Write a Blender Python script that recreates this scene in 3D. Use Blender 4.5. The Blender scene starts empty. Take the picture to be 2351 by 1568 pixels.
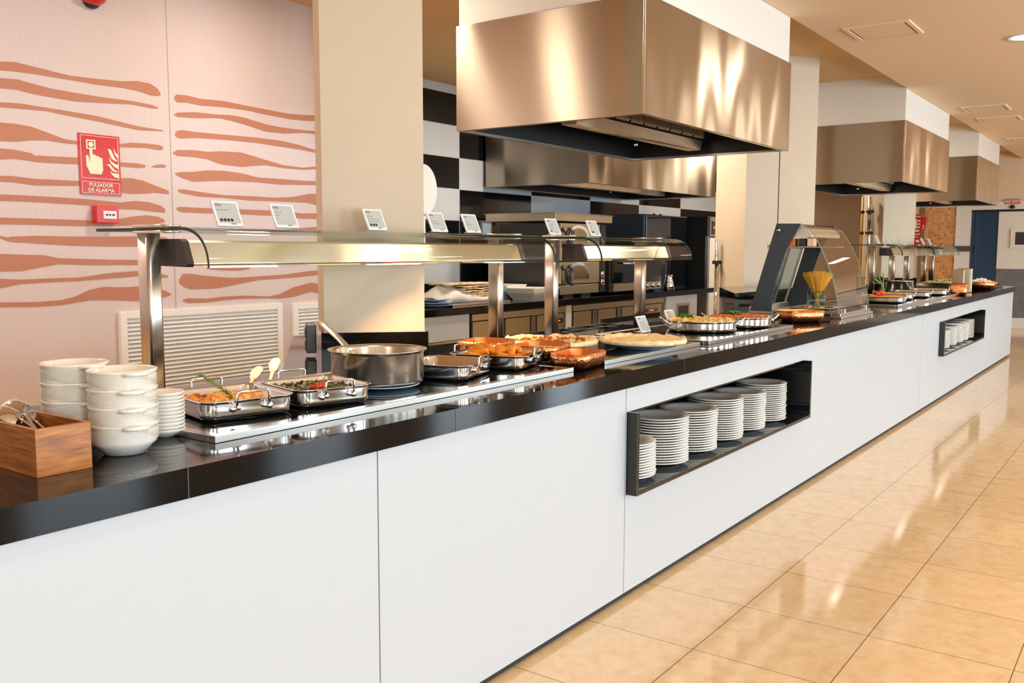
import bpy, math, random
from mathutils import Vector, Matrix
random.seed(7)
PI = math.pi
SC = bpy.context.scene
COL = SC.collection

# ------------------------------------------------------------------ camera
W, H = 2351, 1568
FPX, PITCH, YAW, ROLL = 2100.97, 0.0995, 0.6241, 0.002
cam_d = bpy.data.cameras.new('camera'); cam = bpy.data.objects.new('camera', cam_d); COL.objects.link(cam)
cam_d.sensor_fit = 'HORIZONTAL'; cam_d.sensor_width = 36.0; cam_d.lens = 36.0 * FPX / W
cam_d.clip_start = 0.05; cam_d.clip_end = 100
fw = Vector((math.cos(PITCH)*math.cos(YAW), math.cos(PITCH)*math.sin(YAW), -math.sin(PITCH)))
rt = fw.cross(Vector((0, 0, 1))).normalized(); up = rt.cross(fw)
c_, s_ = math.cos(ROLL), math.sin(ROLL)
r2 = c_*rt + s_*up; u2 = -s_*rt + c_*up
M = Matrix((r2, u2, -fw)).transposed().to_4x4(); M.translation = Vector((0, -1.6915, 1.383))
cam.matrix_world = M
SC.camera = cam

# ------------------------------------------------------------------ colour management and sky
SC.view_settings.view_transform = 'Standard'
SC.view_settings.look = 'None'
SC.view_settings.gamma = 1.0
SC.view_settings.use_curve_mapping = False
SC.view_settings.exposure = 0.32
world = bpy.data.worlds.new('world'); SC.world = world
world.use_nodes = True
bg = world.node_tree.nodes['Background']; bg.inputs[0].default_value = (0.75, 0.85, 1.0, 1); bg.inputs[1].default_value = 1.0
try:
    SC.cycles.max_bounces = 8; SC.cycles.diffuse_bounces = 4; SC.cycles.glossy_bounces = 5
    SC.cycles.transparent_max_bounces = 16; SC.cycles.sample_clamp_indirect = 4.0
    SC.cycles.use_denoising = True
    SC.cycles.caustics_reflective = False; SC.cycles.caustics_refractive = False
except Exception:
    pass

def area(name, loc, sx, sy, power, color, rot=(0, 0, 0), spread=None):
    d = bpy.data.lights.new(name, 'AREA'); d.shape = 'RECTANGLE'; d.size = sx; d.size_y = sy
    d.energy = power; d.color = color
    if spread: d.spread = spread
    o = bpy.data.objects.new(name, d); o.location = loc; o.rotation_euler = rot; COL.objects.link(o)
    return o
DAY = (0.74, 0.88, 1.0); WARM = (1.0, 0.88, 0.72)
# daylight through the dining room windows (long wall behind the guests, and the end wall)
WINX = [-1.2, 1.9, 5.0, 8.1, 11.2, 14.3]
for wx in WINX:
    area('window_daylight', (wx, -7.4, 1.34), 1.3, 2.4, 122, DAY, (PI/2, 0, 0))
area('window_daylight', (-3.2, -4.6, 1.5), 2.4, 2.0, 50, DAY, (PI/2, 0, -PI/2))
# warm recessed ceiling fittings on the dining side, added fill on the kitchen side
LAMPS = [(x, y if (y < -3 or x < 9) else -1.5) for x in (-1.9, 1.5, 4.9, 8.26, 11.6, 15.0, 18.0) for y in (-0.65, -3.6)]  # last pair added to brighten the far wall
for lx, ly in LAMPS:
    area('ceiling_lamp_light', (lx, ly, 3.02), 0.34, 0.34, 12, WARM)
KFILL = [(1.35, 3.08), (3.9, 2.5), (7.6, 2.65), (12.9, 2.7), (14.2, 2.2), (8.3, 3.05)]  # added unseen kitchen lamps, to light the tile wall and streak the hood side
for lx, ly in KFILL:
    area('kitchen_fill_light', (lx, ly, 3.15), 0.3, 0.3, 24 if lx < 5 else 34, (1.0, 0.86, 0.70))

# ------------------------------------------------------------------ materials
def nmat(name):
    m = bpy.data.materials.new(name); m.use_nodes = True
    nt = m.node_tree; b = nt.nodes['Principled BSDF']
    return m, nt, b
def setp(b, col=None, rough=None, metal=None, coat=None, spec=None):
    if col is not None: b.inputs['Base Color'].default_value = (*col, 1)
    if rough is not None: b.inputs['Roughness'].default_value = rough
    if metal is not None: b.inputs['Metallic'].default_value = metal
    if coat is not None: b.inputs['Coat Weight'].default_value = coat; b.inputs['Coat Roughness'].default_value = 0.05
    if spec is not None: b.inputs['Specular IOR Level'].default_value = spec
def coords(nt, scale=(1, 1, 1), kind='Object'):
    tc = nt.nodes.new('ShaderNodeTexCoord'); mp = nt.nodes.new('ShaderNodeMapping')
    mp.inputs['Scale'].default_value = scale
    nt.links.new(tc.outputs[kind], mp.inputs[0]); return mp.outputs[0]
def noise(nt, vec, scale, detail=3, rough=0.5):
    n = nt.nodes.new('ShaderNodeTexNoise'); n.inputs['Scale'].default_value = scale
    n.inputs['Detail'].default_value = detail; n.inputs['Roughness'].default_value = rough
    nt.links.new(vec, n.inputs['Vector']); return n.outputs['Fac']
def ramp(nt, fac, stops):
    r = nt.nodes.new('ShaderNodeValToRGB'); e = r.color_ramp.elements
    while len(e) < len(stops): e.new(0.5)
    for i, (p, c) in enumerate(stops): e[i].position = p; e[i].color = (*c, 1)
    nt.links.new(fac, r.inputs[0]); return r.outputs[0]
def bump(nt, b, h, strength, dist=0.01):
    n = nt.nodes.new('ShaderNodeBump'); n.inputs['Strength'].default_value = strength; n.inputs['Distance'].default_value = dist
    nt.links.new(h, n.inputs['Height']); nt.links.new(n.outputs[0], b.inputs['Normal'])
def plain(name, col, rough=0.5, metal=0.0, coat=None, spec=None, var=0.0, vscale=8):
    m, nt, b = nmat(name); setp(b, col, rough, metal, coat, spec)
    if var:
        f = noise(nt, coords(nt), vscale, 4)
        a = tuple(max(0, c*(1-var)) for c in col); z = tuple(min(1, c*(1+var)) for c in col)
        nt.links.new(ramp(nt, f, [(0.3, a), (0.7, z)]), b.inputs['Base Color'])
    return m
def steel(name, col=(0.66, 0.63, 0.58), rough=0.25, streak=(1, 1, 60), bs=0.04, wav=0.0, wscale=1.2):
    m, nt, b = nmat(name); setp(b, col, rough, 1.0)
    f = noise(nt, coords(nt, streak), 6, 5, 0.6)
    r = nt.nodes.new('ShaderNodeMapRange'); r.inputs['To Min'].default_value = rough*(0.96 if wav else 0.75); r.inputs['To Max'].default_value = rough*(1.04 if wav else 1.3)
    nt.links.new(f, r.inputs[0]); nt.links.new(r.outputs[0], b.inputs['Roughness'])
    h = f
    if wav:
        g = noise(nt, coords(nt, (1, 1, 0.35)), wscale, 1)
        mu = nt.nodes.new('ShaderNodeMath'); mu.operation = 'MULTIPLY'; mu.inputs[1].default_value = wav
        nt.links.new(g, mu.inputs[0])
        ad = nt.nodes.new('ShaderNodeMath'); nt.links.new(mu.outputs[0], ad.inputs[0])
        m2 = nt.nodes.new('ShaderNodeMath'); m2.operation = 'MULTIPLY'; m2.inputs[1].default_value = 0.0002
        nt.links.new(f, m2.inputs[0]); nt.links.new(m2.outputs[0], ad.inputs[1]); h = ad.outputs[0]
        bump(nt, b, h, 1.0, 0.05)
    else:
        bump(nt, b, h, bs, 0.003)
    return m
def glass(name, tint=(0.93, 0.97, 0.95), refl=0.09, rough=0.02, dens=0.0, dcol=(0.1, 0.08, 0.06)):
    m = bpy.data.materials.new(name); m.use_nodes = True; nt = m.node_tree; nt.nodes.clear()
    out = nt.nodes.new('ShaderNodeOutputMaterial'); t = nt.nodes.new('ShaderNodeBsdfTransparent'); g = nt.nodes.new('ShaderNodeBsdfGlossy')
    t.inputs[0].default_value = (*tint, 1); g.inputs['Roughness'].default_value = rough
    lw = nt.nodes.new('ShaderNodeLayerWeight'); lw.inputs[0].default_value = 0.5
    pw = nt.nodes.new('ShaderNodeMath'); pw.operation = 'POWER'; pw.inputs[1].default_value = 5.0; nt.links.new(lw.outputs['Facing'], pw.inputs[0])
    ma = nt.nodes.new('ShaderNodeMath'); ma.operation = 'MULTIPLY_ADD'; ma.inputs[1].default_value = 0.75; ma.inputs[2].default_value = 0.035; nt.links.new(pw.outputs[0], ma.inputs[0])
    mx = nt.nodes.new('ShaderNodeMixShader'); nt.links.new(ma.outputs[0], mx.inputs[0])
    nt.links.new(t.outputs[0], mx.inputs[1]); nt.links.new(g.outputs[0], mx.inputs[2]); nt.links.new(mx.outputs[0], out.inputs[0])
    return m
def emis(name, col, s):
    m = bpy.data.materials.new(name); m.use_nodes = True; nt = m.node_tree; nt.nodes.clear()
    out = nt.nodes.new('ShaderNodeOutputMaterial'); e = nt.nodes.new('ShaderNodeEmission')
    e.inputs[0].default_value = (*col, 1); e.inputs[1].default_value = s; nt.links.new(e.outputs[0], out.inputs[0]); return m

MT = {}
MT['white_panel'] = plain('white_laminate', (0.50, 0.54, 0.575), 0.42, spec=0.4)
MT['seam'] = plain('dark_gap', (0.03, 0.028, 0.025), 0.8)
MT['steel'] = steel('brushed_steel', rough=0.24)
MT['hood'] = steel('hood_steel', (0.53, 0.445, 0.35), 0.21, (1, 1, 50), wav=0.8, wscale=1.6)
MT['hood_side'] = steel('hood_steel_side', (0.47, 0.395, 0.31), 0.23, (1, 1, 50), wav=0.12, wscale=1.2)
MT['pan'] = steel('polished_steel', (0.78, 0.77, 0.76), 0.10, (1, 1, 1), bs=0.01)
MT['pot'] = steel('brushed_pot_steel', (0.66, 0.62, 0.56), 0.22, (30, 30, 1), bs=0.03)
MT['post'] = steel('satin_post_steel', (0.64, 0.58, 0.52), 0.30, (20, 20, 1), bs=0.0)
MT['lamp_steel'] = steel('lamp_steel', (0.90, 0.80, 0.66), 0.22, (1, 40, 40), wav=0.25, wscale=2.2)
for k in ('hood', 'hood_side', 'lamp_steel'):
    nt = MT[k].node_tree; b = nt.nodes['Principled BSDF']; b.inputs['Anisotropic'].default_value = 0.97; b.inputs['Anisotropic Rotation'].default_value = 0.25
    tg = nt.nodes.new('ShaderNodeTangent'); tg.direction_type = 'RADIAL'; tg.axis = 'Z'; nt.links.new(tg.outputs[0], b.inputs['Tangent'])
MT['baffle'] = plain('baffle_steel', (0.85, 0.70, 0.48), 0.42, 0.55)  # paled and less metallic, in place of warm light reflected from below
MT['chrome'] = plain('chrome', (0.8, 0.8, 0.8), 0.08, 1.0)
MT['dark_steel'] = plain('dark_steel', (0.10, 0.095, 0.09), 0.35, 1.0)
MT['frame_steel'] = plain('frame_steel', (0.68, 0.67, 0.64), 0.22, 1.0)
MT['warm_steel'] = steel('cabinet_steel', (0.60, 0.50, 0.35), 0.33, (1, 1, 40), bs=0.03)
MT['black'] = plain('black_plastic', (0.012, 0.012, 0.012), 0.35)
MT['black_gloss'] = plain('black_glass', (0.006, 0.007, 0.008), 0.04, spec=0.6)
MT['black_iron'] = plain('cast_iron', (0.02, 0.019, 0.018), 0.55)
MT['white_ceramic'] = plain('ceramic', (0.86, 0.84, 0.79), 0.16, coat=0.5)
MT['cream_ceramic'] = plain('cream_ceramic', (0.84, 0.79, 0.70), 0.2, coat=0.4)
MT['white_plastic'] = plain('white_plastic', (0.85, 0.85, 0.84), 0.4)
MT['tan_wall'] = plain('tan_paint', (0.80, 0.62, 0.42), 0.7, var=0.02)
MT['pillar'] = plain('pillar_paint', (0.69, 0.57, 0.42), 0.62, var=0.02, vscale=3)
MT['plenum'] = plain('cream_paint', (0.80, 0.76, 0.68), 0.6)
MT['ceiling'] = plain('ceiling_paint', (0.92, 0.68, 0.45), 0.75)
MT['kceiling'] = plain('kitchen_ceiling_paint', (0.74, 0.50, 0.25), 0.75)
MT['brown_wall'] = plain('brown_laminate', (0.22, 0.13, 0.065), 0.45, var=0.1)
MT['blue'] = plain('blue_door_paint', (0.008, 0.045, 0.10), 0.4)
MT['grey_dado'] = plain('grey_tile', (0.17, 0.17, 0.18), 0.35, var=0.15)
MT['red'] = plain('sign_red', (0.62, 0.008, 0.008), 0.22, coat=0.3)
MT['cream_ink'] = plain('sign_cream', (0.80, 0.80, 0.60), 0.4)
MT['pale_ink'] = plain('sign_white', (0.85, 0.85, 0.85), 0.4)
MT['orange_ink'] = plain('orange_sign', (0.68, 0.10, 0.02), 0.4)
MT['tag_screen'] = plain('paper_screen', (0.48, 0.49, 0.45), 0.5)
MT['ink'] = plain('black_ink', (0.015, 0.015, 0.015), 0.5)
MT['grey_ink'] = plain('grey_ink', (0.16, 0.16, 0.15), 0.5)
MT['grille'] = plain('grille_paint', (0.90, 0.88, 0.84), 0.5)
MT['dark_void'] = plain('dark_cavity', (0.02, 0.017, 0.014), 0.8)
MT['blue_plate'] = plain('blue_white_plate', (0.40, 0.55, 0.68), 0.2, coat=0.3)
MT['paper'] = plain('paper_bag', (0.70, 0.64, 0.56), 0.6, var=0.06)
MT['wood_pale'] = plain('pale_spatula', (0.30, 0.24, 0.175), 0.5)
MT['bracket'] = plain('slate_panel', (0.055, 0.07, 0.085), 0.35, spec=0.4)
MT['edge_green'] = plain('glass_edge', (0.005, 0.04, 0.025), 0.12, spec=0.6)
MT['edge_pale'] = plain('glass_edge_pale', (0.35, 0.45, 0.40), 0.15, spec=0.6)
MT['glass'] = glass('clear_glass')
MT['smoke_glass'] = glass('amber_glass', (0.94, 0.89, 0.82))
MT['pane'] = glass('door_pane', (0.75, 0.82, 0.82))
MT['lamp_on'] = emis('lit_diffuser', (1.0, 0.84, 0.62), 6.0)
MT['heat_on'] = emis('heat_lamp_bulb', (1.0, 0.55, 0.22), 1.5)
MT['dining_floor'] = plain('dark_dining_floor', (0.20, 0.125, 0.07), 0.20, spec=0.4, var=0.3, vscale=3)  # unseen floor, made dark for the granite's reflection and less warm bounce
MT['dome'] = emis('window_sky', (0.80, 0.90, 1.0), 1.2)

def granite():
    m, nt, b = nmat('black_granite'); setp(b, (0.006, 0.0055, 0.005), 0.05, spec=0.30)
    v = coords(nt); f = noise(nt, v, 260, 2)
    nt.links.new(ramp(nt, f, [(0.0, (0.004, 0.0035, 0.003)), (0.66, (0.007, 0.006, 0.005)), (0.75, (0.04, 0.036, 0.032))]), b.inputs['Base Color'])
    g = noise(nt, v, 3.0, 3); r = nt.nodes.new('ShaderNodeMapRange'); r.inputs['To Min'].default_value = 0.02; r.inputs['To Max'].default_value = 0.10
    nt.links.new(g, r.inputs[0]); nt.links.new(r.outputs[0], b.inputs['Roughness'])
    return m
MT['granite'] = granite()
def floor_mat():
    m, nt, b = nmat('polished_floor_tile'); setp(b, (0.7, 0.5, 0.3), 0.14, spec=0.8)
    tc = nt.nodes.new('ShaderNodeTexCoord'); mp = nt.nodes.new('ShaderNodeMapping')
    mp.inputs['Location'].default_value = (-2.86, 0.412, 0); nt.links.new(tc.outputs['Object'], mp.inputs[0])
    br = nt.nodes.new('ShaderNodeTexBrick'); br.offset = 0.0; br.squash = 1.0
    br.inputs['Scale'].default_value = 1.0; br.inputs['Mortar Size'].default_value = 0.0016; br.inputs['Mortar Smooth'].default_value = 0.0
    br.inputs['Brick Width'].default_value = 0.475; br.inputs['Row Height'].default_value = 0.465
    br.inputs['Color1'].default_value = (0.93, 0.93, 0.93, 1); br.inputs['Color2'].default_value = (1.0, 1.0, 1.0, 1); br.inputs['Mortar'].default_value = (0.12, 0.12, 0.12, 1)
    nt.links.new(mp.outputs[0], br.inputs['Vector'])
    f = noise(nt, coords(nt, (1, 1, 1)), 14, 8, 0.75)
    c = ramp(nt, f, [(0.28, (0.68, 0.43, 0.20)), (0.5, (0.80, 0.56, 0.31)), (0.75, (0.88, 0.67, 0.42))])
    mx = nt.nodes.new('ShaderNodeMix'); mx.data_type = 'RGBA'; mx.blend_type = 'MULTIPLY'; mx.inputs[0].default_value = 1.0
    nt.links.new(c, mx.inputs[6]); nt.links.new(br.outputs['Color'], mx.inputs[7])
    br2 = nt.nodes.new('ShaderNodeBrightContrast'); br2.inputs[1].default_value = 0.02
    nt.links.new(mx.outputs[2], br2.inputs[0]); nt.links.new(br2.outputs[0], b.inputs['Base Color'])
    r = nt.nodes.new('ShaderNodeMapRange'); r.inputs['To Min'].default_value = 0.05; r.inputs['To Max'].default_value = 0.13
    nt.links.new(f, r.inputs[0]); nt.links.new(r.outputs[0], b.inputs['Roughness'])
    return m
MT['floor'] = floor_mat()
def tile_wall():
    # checkerboard of large glossy panels, black and pale blue-grey, thin pale joints
    m, nt, b = nmat('checker_wall_tile'); setp(b, None, 0.07, spec=0.4)
    tc = nt.nodes.new('ShaderNodeTexCoord'); sp = nt.nodes.new('ShaderNodeSeparateXYZ'); nt.links.new(tc.outputs['Object'], sp.inputs[0])
    def mth(op, a, bb=None, v=None):
        n = nt.nodes.new('ShaderNodeMath'); n.operation = op; nt.links.new(a, n.inputs[0])
        if bb is not None: nt.links.new(bb, n.inputs[1])
        if v is not None: n.inputs[1].default_value = v
        return n.outputs[0]
    u = mth('DIVIDE', mth('SUBTRACT', sp.outputs[0], v=8.07), v=1.42); w = mth('DIVIDE', mth('SUBTRACT', sp.outputs[2], v=2.058), v=0.345)
    par = mth('FLOORED_MODULO', mth('ADD', mth('FLOOR', u), mth('FLOOR', w)), v=2.0)
    fu = mth('ABSOLUTE', mth('SUBTRACT', mth('FRACT', u), v=0.5)); fv = mth('ABSOLUTE', mth('SUBTRACT', mth('FRACT', w), v=0.5))
    j = mth('MAXIMUM', mth('GREATER_THAN', fu, v=0.4965), mth('GREATER_THAN', fv, v=0.488))
    mx = nt.nodes.new('ShaderNodeMix'); mx.data_type = 'RGBA'; nt.links.new(par, mx.inputs[0])
    mx.inputs[7].default_value = (0.006, 0.006, 0.007, 1); mx.inputs[6].default_value = (0.56, 0.58, 0.60, 1)
    m2 = nt.nodes.new('ShaderNodeMix'); m2.data_type = 'RGBA'; nt.links.new(j, m2.inputs[0]); nt.links.new(mx.outputs[2], m2.inputs[6]); m2.inputs[7].default_value = (0.45, 0.47, 0.48, 1)
    nt.links.new(m2.outputs[2], b.inputs['Base Color'])
    return m
MT['checker'] = tile_wall()
def mosaic():
    m, nt, b = nmat('terracotta_mosaic'); setp(b, None, 0.3)
    tc = nt.nodes.new('ShaderNodeTexCoord'); sp = nt.nodes.new('ShaderNodeSeparateXYZ'); nt.links.new(tc.outputs['Object'], sp.inputs[0])
    cb = nt.nodes.new('ShaderNodeCombineXYZ'); nt.links.new(sp.outputs[1], cb.inputs[0]); nt.links.new(sp.outputs[2], cb.inputs[1])
    br = nt.nodes.new('ShaderNodeTexBrick'); br.offset = 0.0; br.inputs['Scale'].default_value = 1.0
    br.inputs['Brick Width'].default_value = 0.055; br.inputs['Row Height'].default_value = 0.055; br.inputs['Mortar Size'].default_value = 0.003
    br.inputs['Color1'].default_value = (0.48, 0.15, 0.03, 1); br.inputs['Color2'].default_value = (0.75, 0.36, 0.11, 1); br.inputs['Mortar'].default_value = (0.62, 0.40, 0.20, 1)
    nt.links.new(cb.outputs[0], br.inputs['Vector']); nt.links.new(br.outputs['Color'], b.inputs['Base Color'])
    return m
MT['mosaic'] = mosaic()
def mural_mat(name, col):
    m, nt, b = nmat(name); setp(b, col, 0.55)
    f = noise(nt, coords(nt, (160, 1, 6)), 1.0, 2)
    nt.links.new(ramp(nt, f, [(0.3, tuple(c*0.975 for c in col)), (0.7, tuple(min(1, c*1.02) for c in col))]), b.inputs['Base Color'])
    return m
MT['mural_pink'] = mural_mat('mural_pink', (0.70, 0.58, 0.56))
MT['mural_orange'] = mural_mat('mural_orange', (0.50, 0.20, 0.115))
def wood():
    m, nt, b = nmat('acacia_wood'); setp(b, None, 0.38, coat=0.15)
    f = noise(nt, coords(nt, (4, 4, 45)), 2.2, 5, 0.6)
    nt.links.new(ramp(nt, f, [(0.25, (0.10, 0.022, 0.003)), (0.5, (0.38, 0.12, 0.010)), (0.75, (0.60, 0.24, 0.03))]), b.inputs['Base Color'])
    return m
MT['wood'] = wood()
def copper():
    m, nt, b = nmat('hammered_copper'); setp(b, (0.78, 0.30, 0.11), 0.24, 1.0)
    v = nt.nodes.new('ShaderNodeTexVoronoi'); v.inputs['Scale'].default_value = 110; nt.links.new(coords(nt), v.inputs['Vector'])
    bump(nt, b, v.outputs['Distance'], 0.5, 0.003)
    return m
MT['copper'] = copper()
MT['copper_in'] = plain('copper_inside', (0.80, 0.27, 0.08), 0.3, 1.0)
def food(name, stops, scale=60, rough=0.45, bs=0.6):
    m, nt, b = nmat(name); setp(b, None, rough)
    f = noise(nt, coords(nt), scale, 4, 0.65)
    nt.links.new(ramp(nt, f, stops), b.inputs['Base Color']); bump(nt, b, f, bs, 0.006); return m
MT['gratin'] = food('baked_cheese', [(0.34, (0.25, 0.03, 0.004)), (0.42, (0.80, 0.17, 0.008)), (0.50, (0.93, 0.40, 0.025)), (0.62, (0.98, 0.66, 0.14))], 42, 0.3, 1.0)
MT['spinach'] = food('wilted_spinach', [(0.42, (0.004, 0.009, 0.003)), (0.5, (0.03, 0.05, 0.008)), (0.57, (0.20, 0.20, 0.04)), (0.66, (0.75, 0.66, 0.34))], 60, 0.3, 1.0)
MT['wedge'] = food('fried_wedge', [(0.3, (0.72, 0.17, 0.008)), (0.55, (0.92, 0.34, 0.015)), (0.8, (0.98, 0.55, 0.06))], 30, 0.4, 0.3)
MT['pasta'] = food('yellow_pasta', [(0.3, (0.55, 0.28, 0.04)), (0.5, (0.88, 0.58, 0.14)), (0.75, (0.96, 0.80, 0.38))], 40)
MT['tomato'] = food('tomato_dish', [(0.3, (0.32, 0.03, 0.01)), (0.5, (0.75, 0.13, 0.02)), (0.75, (0.88, 0.42, 0.12))], 60)
MT['flower'] = plain('red_flower', (0.85, 0.05, 0.01), 0.35, var=0.3, vscale=60)
MT['herb'] = plain('green_herb', (0.10, 0.22, 0.02), 0.5, var=0.4, vscale=60)
MT['rosemary'] = plain('rosemary_green', (0.16, 0.24, 0.045), 0.5, var=0.3, vscale=60)
MT['crust'] = food('pizza_crust', [(0.3, (0.70, 0.36, 0.12)), (0.5, (0.93, 0.70, 0.38)), (0.75, (0.98, 0.86, 0.60))], 22, 0.55, 0.4)
MT['cheese'] = food('melted_cheese', [(0.33, (0.62, 0.22, 0.03)), (0.45, (0.92, 0.66, 0.20)), (0.65, (0.97, 0.85, 0.52)), (0.8, (0.55, 0.13, 0.03))], 18, 0.4, 0.35)
MT['topping'] = plain('browned_topping', (0.45, 0.12, 0.02), 0.5, var=0.3, vscale=40)
MT['grated'] = plain('grated_cheese', (0.92, 0.84, 0.66), 0.5)
MT['spaghetti'] = plain('raw_spaghetti', (0.95, 0.55, 0.06), 0.4)
MT['salad'] = food('salad', [(0.3, (0.10, 0.16, 0.03)), (0.5, (0.55, 0.55, 0.20)), (0.62, (0.85, 0.80, 0.60)), (0.75, (0.60, 0.08, 0.03))], 30)
MT['stew'] = food('creamy_dish', [(0.3, (0.70, 0.42, 0.12)), (0.6, (0.92, 0.76, 0.48)), (0.8, (0.96, 0.90, 0.74))], 40)
MT['bread'] = food('flat_bread', [(0.3, (0.45, 0.22, 0.07)), (0.5, (0.76, 0.54, 0.32)), (0.75, (0.88, 0.74, 0.54))], 25, 0.7, 0.3)
MT['red_food'] = plain('red_pepper', (0.80, 0.07, 0.01), 0.35, var=0.3, vscale=80)
MT['salmon'] = plain('orange_pack', (0.85, 0.20, 0.03), 0.4)
MT['pale_pack'] = plain('pale_pack', (0.82, 0.66, 0.42), 0.5)

# ------------------------------------------------------------------ mesh builder
class MB:
    def __init__(s): s.v = []; s.f = []; s.m = []; s.sm = []
    def add(s, vs, fs, mi=0, smooth=False, mat=None):
        n = len(s.v)
        if mat is not None: vs = [mat @ Vector(p) for p in vs]
        s.v += [tuple(p) for p in vs]
        for f in fs: s.f.append(tuple(i+n for i in f)); s.m.append(mi); s.sm.append(smooth)
        return s
    def box(s, x0, x1, y0, y1, z0, z1, mi=0, mat=None):
        vs = [(x, y, z) for z in (z0, z1) for x, y in ((x0, y0), (x1, y0), (x1, y1), (x0, y1))]
        return s.add(vs, [(3, 2, 1, 0), (4, 5, 6, 7), (0, 1, 5, 4), (1, 2, 6, 5), (2, 3, 7, 6), (3, 0, 4, 7)], mi, False, mat)
    def prism(s, poly, z0, z1, mi=0, mat=None, smooth=False):
        n = len(poly); vs = [(x, y, z0) for x, y in poly] + [(x, y, z1) for x, y in poly]
        fs = [tuple(range(n-1, -1, -1)), tuple(range(n, 2*n))]
        s.add(vs, fs, mi, False, mat)
        s.add(vs, [(i, (i+1) % n, n+(i+1) % n, n+i) for i in range(n)], mi, smooth, mat); return s
    def prism_x(s, poly, x0, x1, mi=0, mat=None, smooth=False):   # poly in (y, z)
        n = len(poly); vs = [(x0, y, z) for y, z in poly] + [(x1, y, z) for y, z in poly]
        s.add(vs, [tuple(range(n-1, -1, -1)), tuple(range(n, 2*n))], mi, False, mat)
        s.add(vs, [(i, (i+1) % n, n+(i+1) % n, n+i) for i in range(n)], mi, smooth, mat); return s
    def lathe(s, prof, n=32, cx=0, cy=0, mi=0, smooth=True, sx=1, sy=1, mat=None, cap=True):
        vs = []; fs = []
        for r, z in prof:
            for k in range(n):
                a = 2*PI*k/n; vs.append((cx+r*sx*math.cos(a), cy+r*sy*math.sin(a), z))
        for i in range(len(prof)-1):
            for k in range(n):
                k2 = (k+1) % n; fs.append((i*n+k, i*n+k2, (i+1)*n+k2, (i+1)*n+k))
        if cap:
            if prof[0][0] > 1e-5: fs.append(tuple(range(n-1, -1, -1)))
            if prof[-1][0] > 1e-5: fs.append(tuple((len(prof)-1)*n+k for k in range(n)))
        return s.add(vs, fs, mi, smooth, mat)
    def rr(s, prof, w, d, rad, seg=6, mi=0, smooth=True, mat=None, cap=True):   # rounded-rectangle stack: prof = [(inset, z)]
        vs = []; fs = []; n = 4*(seg+1)
        for ins, z in prof:
            hw, hd, r = w/2-ins, d/2-ins, max(0.002, rad-ins)
            for q, (sx, sy) in enumerate(((1, 1), (-1, 1), (-1, -1), (1, -1))):
                for k in range(seg+1):
                    a = (q+k/seg)*PI/2; vs.append((sx*(hw-r)+r*math.cos(a), sy*(hd-r)+r*math.sin(a), z))
        for i in range(len(prof)-1):
            for k in range(n):
                k2 = (k+1) % n; fs.append((i*n+k, i*n+k2, (i+1)*n+k2, (i+1)*n+k))
        if cap: fs.append(tuple(range(n-1, -1, -1))); fs.append(tuple((len(prof)-1)*n+k for k in range(n)))
        return s.add(vs, fs, mi, smooth, mat)
    def tube(s, pts, r, n=8, mi=0, mat=None, closed=False):
        pts = [Vector(p) for p in pts]; vs = []; fs = []; m = len(pts)
        prev = None
        for i, p in enumerate(pts):
            t = (pts[min(i+1, m-1)]-pts[max(i-1, 0)]).normalized()
            u = Vector((0, 0, 1)) if prev is None else prev
            if abs(t.dot(u)) > 0.95: u = Vector((1, 0, 0)) if abs(t.x) < 0.9 else Vector((0, 1, 0))
            a = (u-t*t.dot(u)).normalized(); b = t.cross(a); prev = a
            rr_ = r[i] if isinstance(r, (list, tuple)) else r
            for k in range(n):
                th = 2*PI*k/n; vs.append(p+a*rr_*math.cos(th)+b*rr_*math.sin(th))
        for i in range(m-1):
            for k in range(n):
                k2 = (k+1) % n; fs.append((i*n+k, i*n+k2, (i+1)*n+k2, (i+1)*n+k))
        fs.append(tuple(range(n-1, -1, -1))); fs.append(tuple((m-1)*n+k for k in range(n)))
        return s.add(vs, fs, mi, True, mat)
    def ball(s, c, r, n=12, mi=0, sx=1, sy=1, sz=1, jit=0.0, mat=None):
        prof = []; vs = []; fs = []; m = n//2
        for i in range(m+1):
            a = -PI/2+PI*i/m
            for k in range(n):
                j = 1+random.uniform(-jit, jit)
                vs.append((c[0]+r*sx*j*math.cos(a)*math.cos(2*PI*k/n), c[1]+r*sy*j*math.cos(a)*math.sin(2*PI*k/n), c[2]+r*sz*math.sin(a)*j))
        for i in range(m):
            for k in range(n):
                k2 = (k+1) % n; fs.append((i*n+k, i*n+k2, (i+1)*n+k2, (i+1)*n+k))
        return s.add(vs, fs, mi, True, mat)
    def mesh(s, name, mats):
        me = bpy.data.meshes.new(name); me.from_pydata(s.v, [], s.f)
        for k in (mats if isinstance(mats, (list, tuple)) else [mats]): me.materials.append(MT[k])
        me.polygons.foreach_set('material_index', s.m); me.polygons.foreach_set('use_smooth', s.sm); me.update(); return me
    def obj(s, name, mats, parent=None, loc=None, rotz=0, bevel=0, rot=None):
        o = bpy.data.objects.new(name, s.mesh(name, mats)); COL.objects.link(o)
        if parent: o.parent = parent
        if loc: o.location = loc
        if rotz: o.rotation_euler = (0, 0, rotz)
        if rot: o.rotation_euler = rot
        if bevel:
            b = o.modifiers.new('edge', 'BEVEL'); b.width = bevel; b.segments = 2; b.limit_method = 'ANGLE'; b.angle_limit = 0.9
        return o
def tag(o, label, cat, group=None, kind=None):
    if label: o['label'] = label
    if cat: o['category'] = cat
    if group: o['group'] = group
    if kind: o['kind'] = kind
    return o
def thing(name, label, cat, loc=(0, 0, 0), rotz=0, group=None):
    o = bpy.data.objects.new(name, None); o.empty_display_size = 0.05; COL.objects.link(o)
    o.location = loc; o.rotation_euler = (0, 0, rotz); return tag(o, label, cat, group)
def struct(o): o['kind'] = 'structure'; return o
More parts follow.
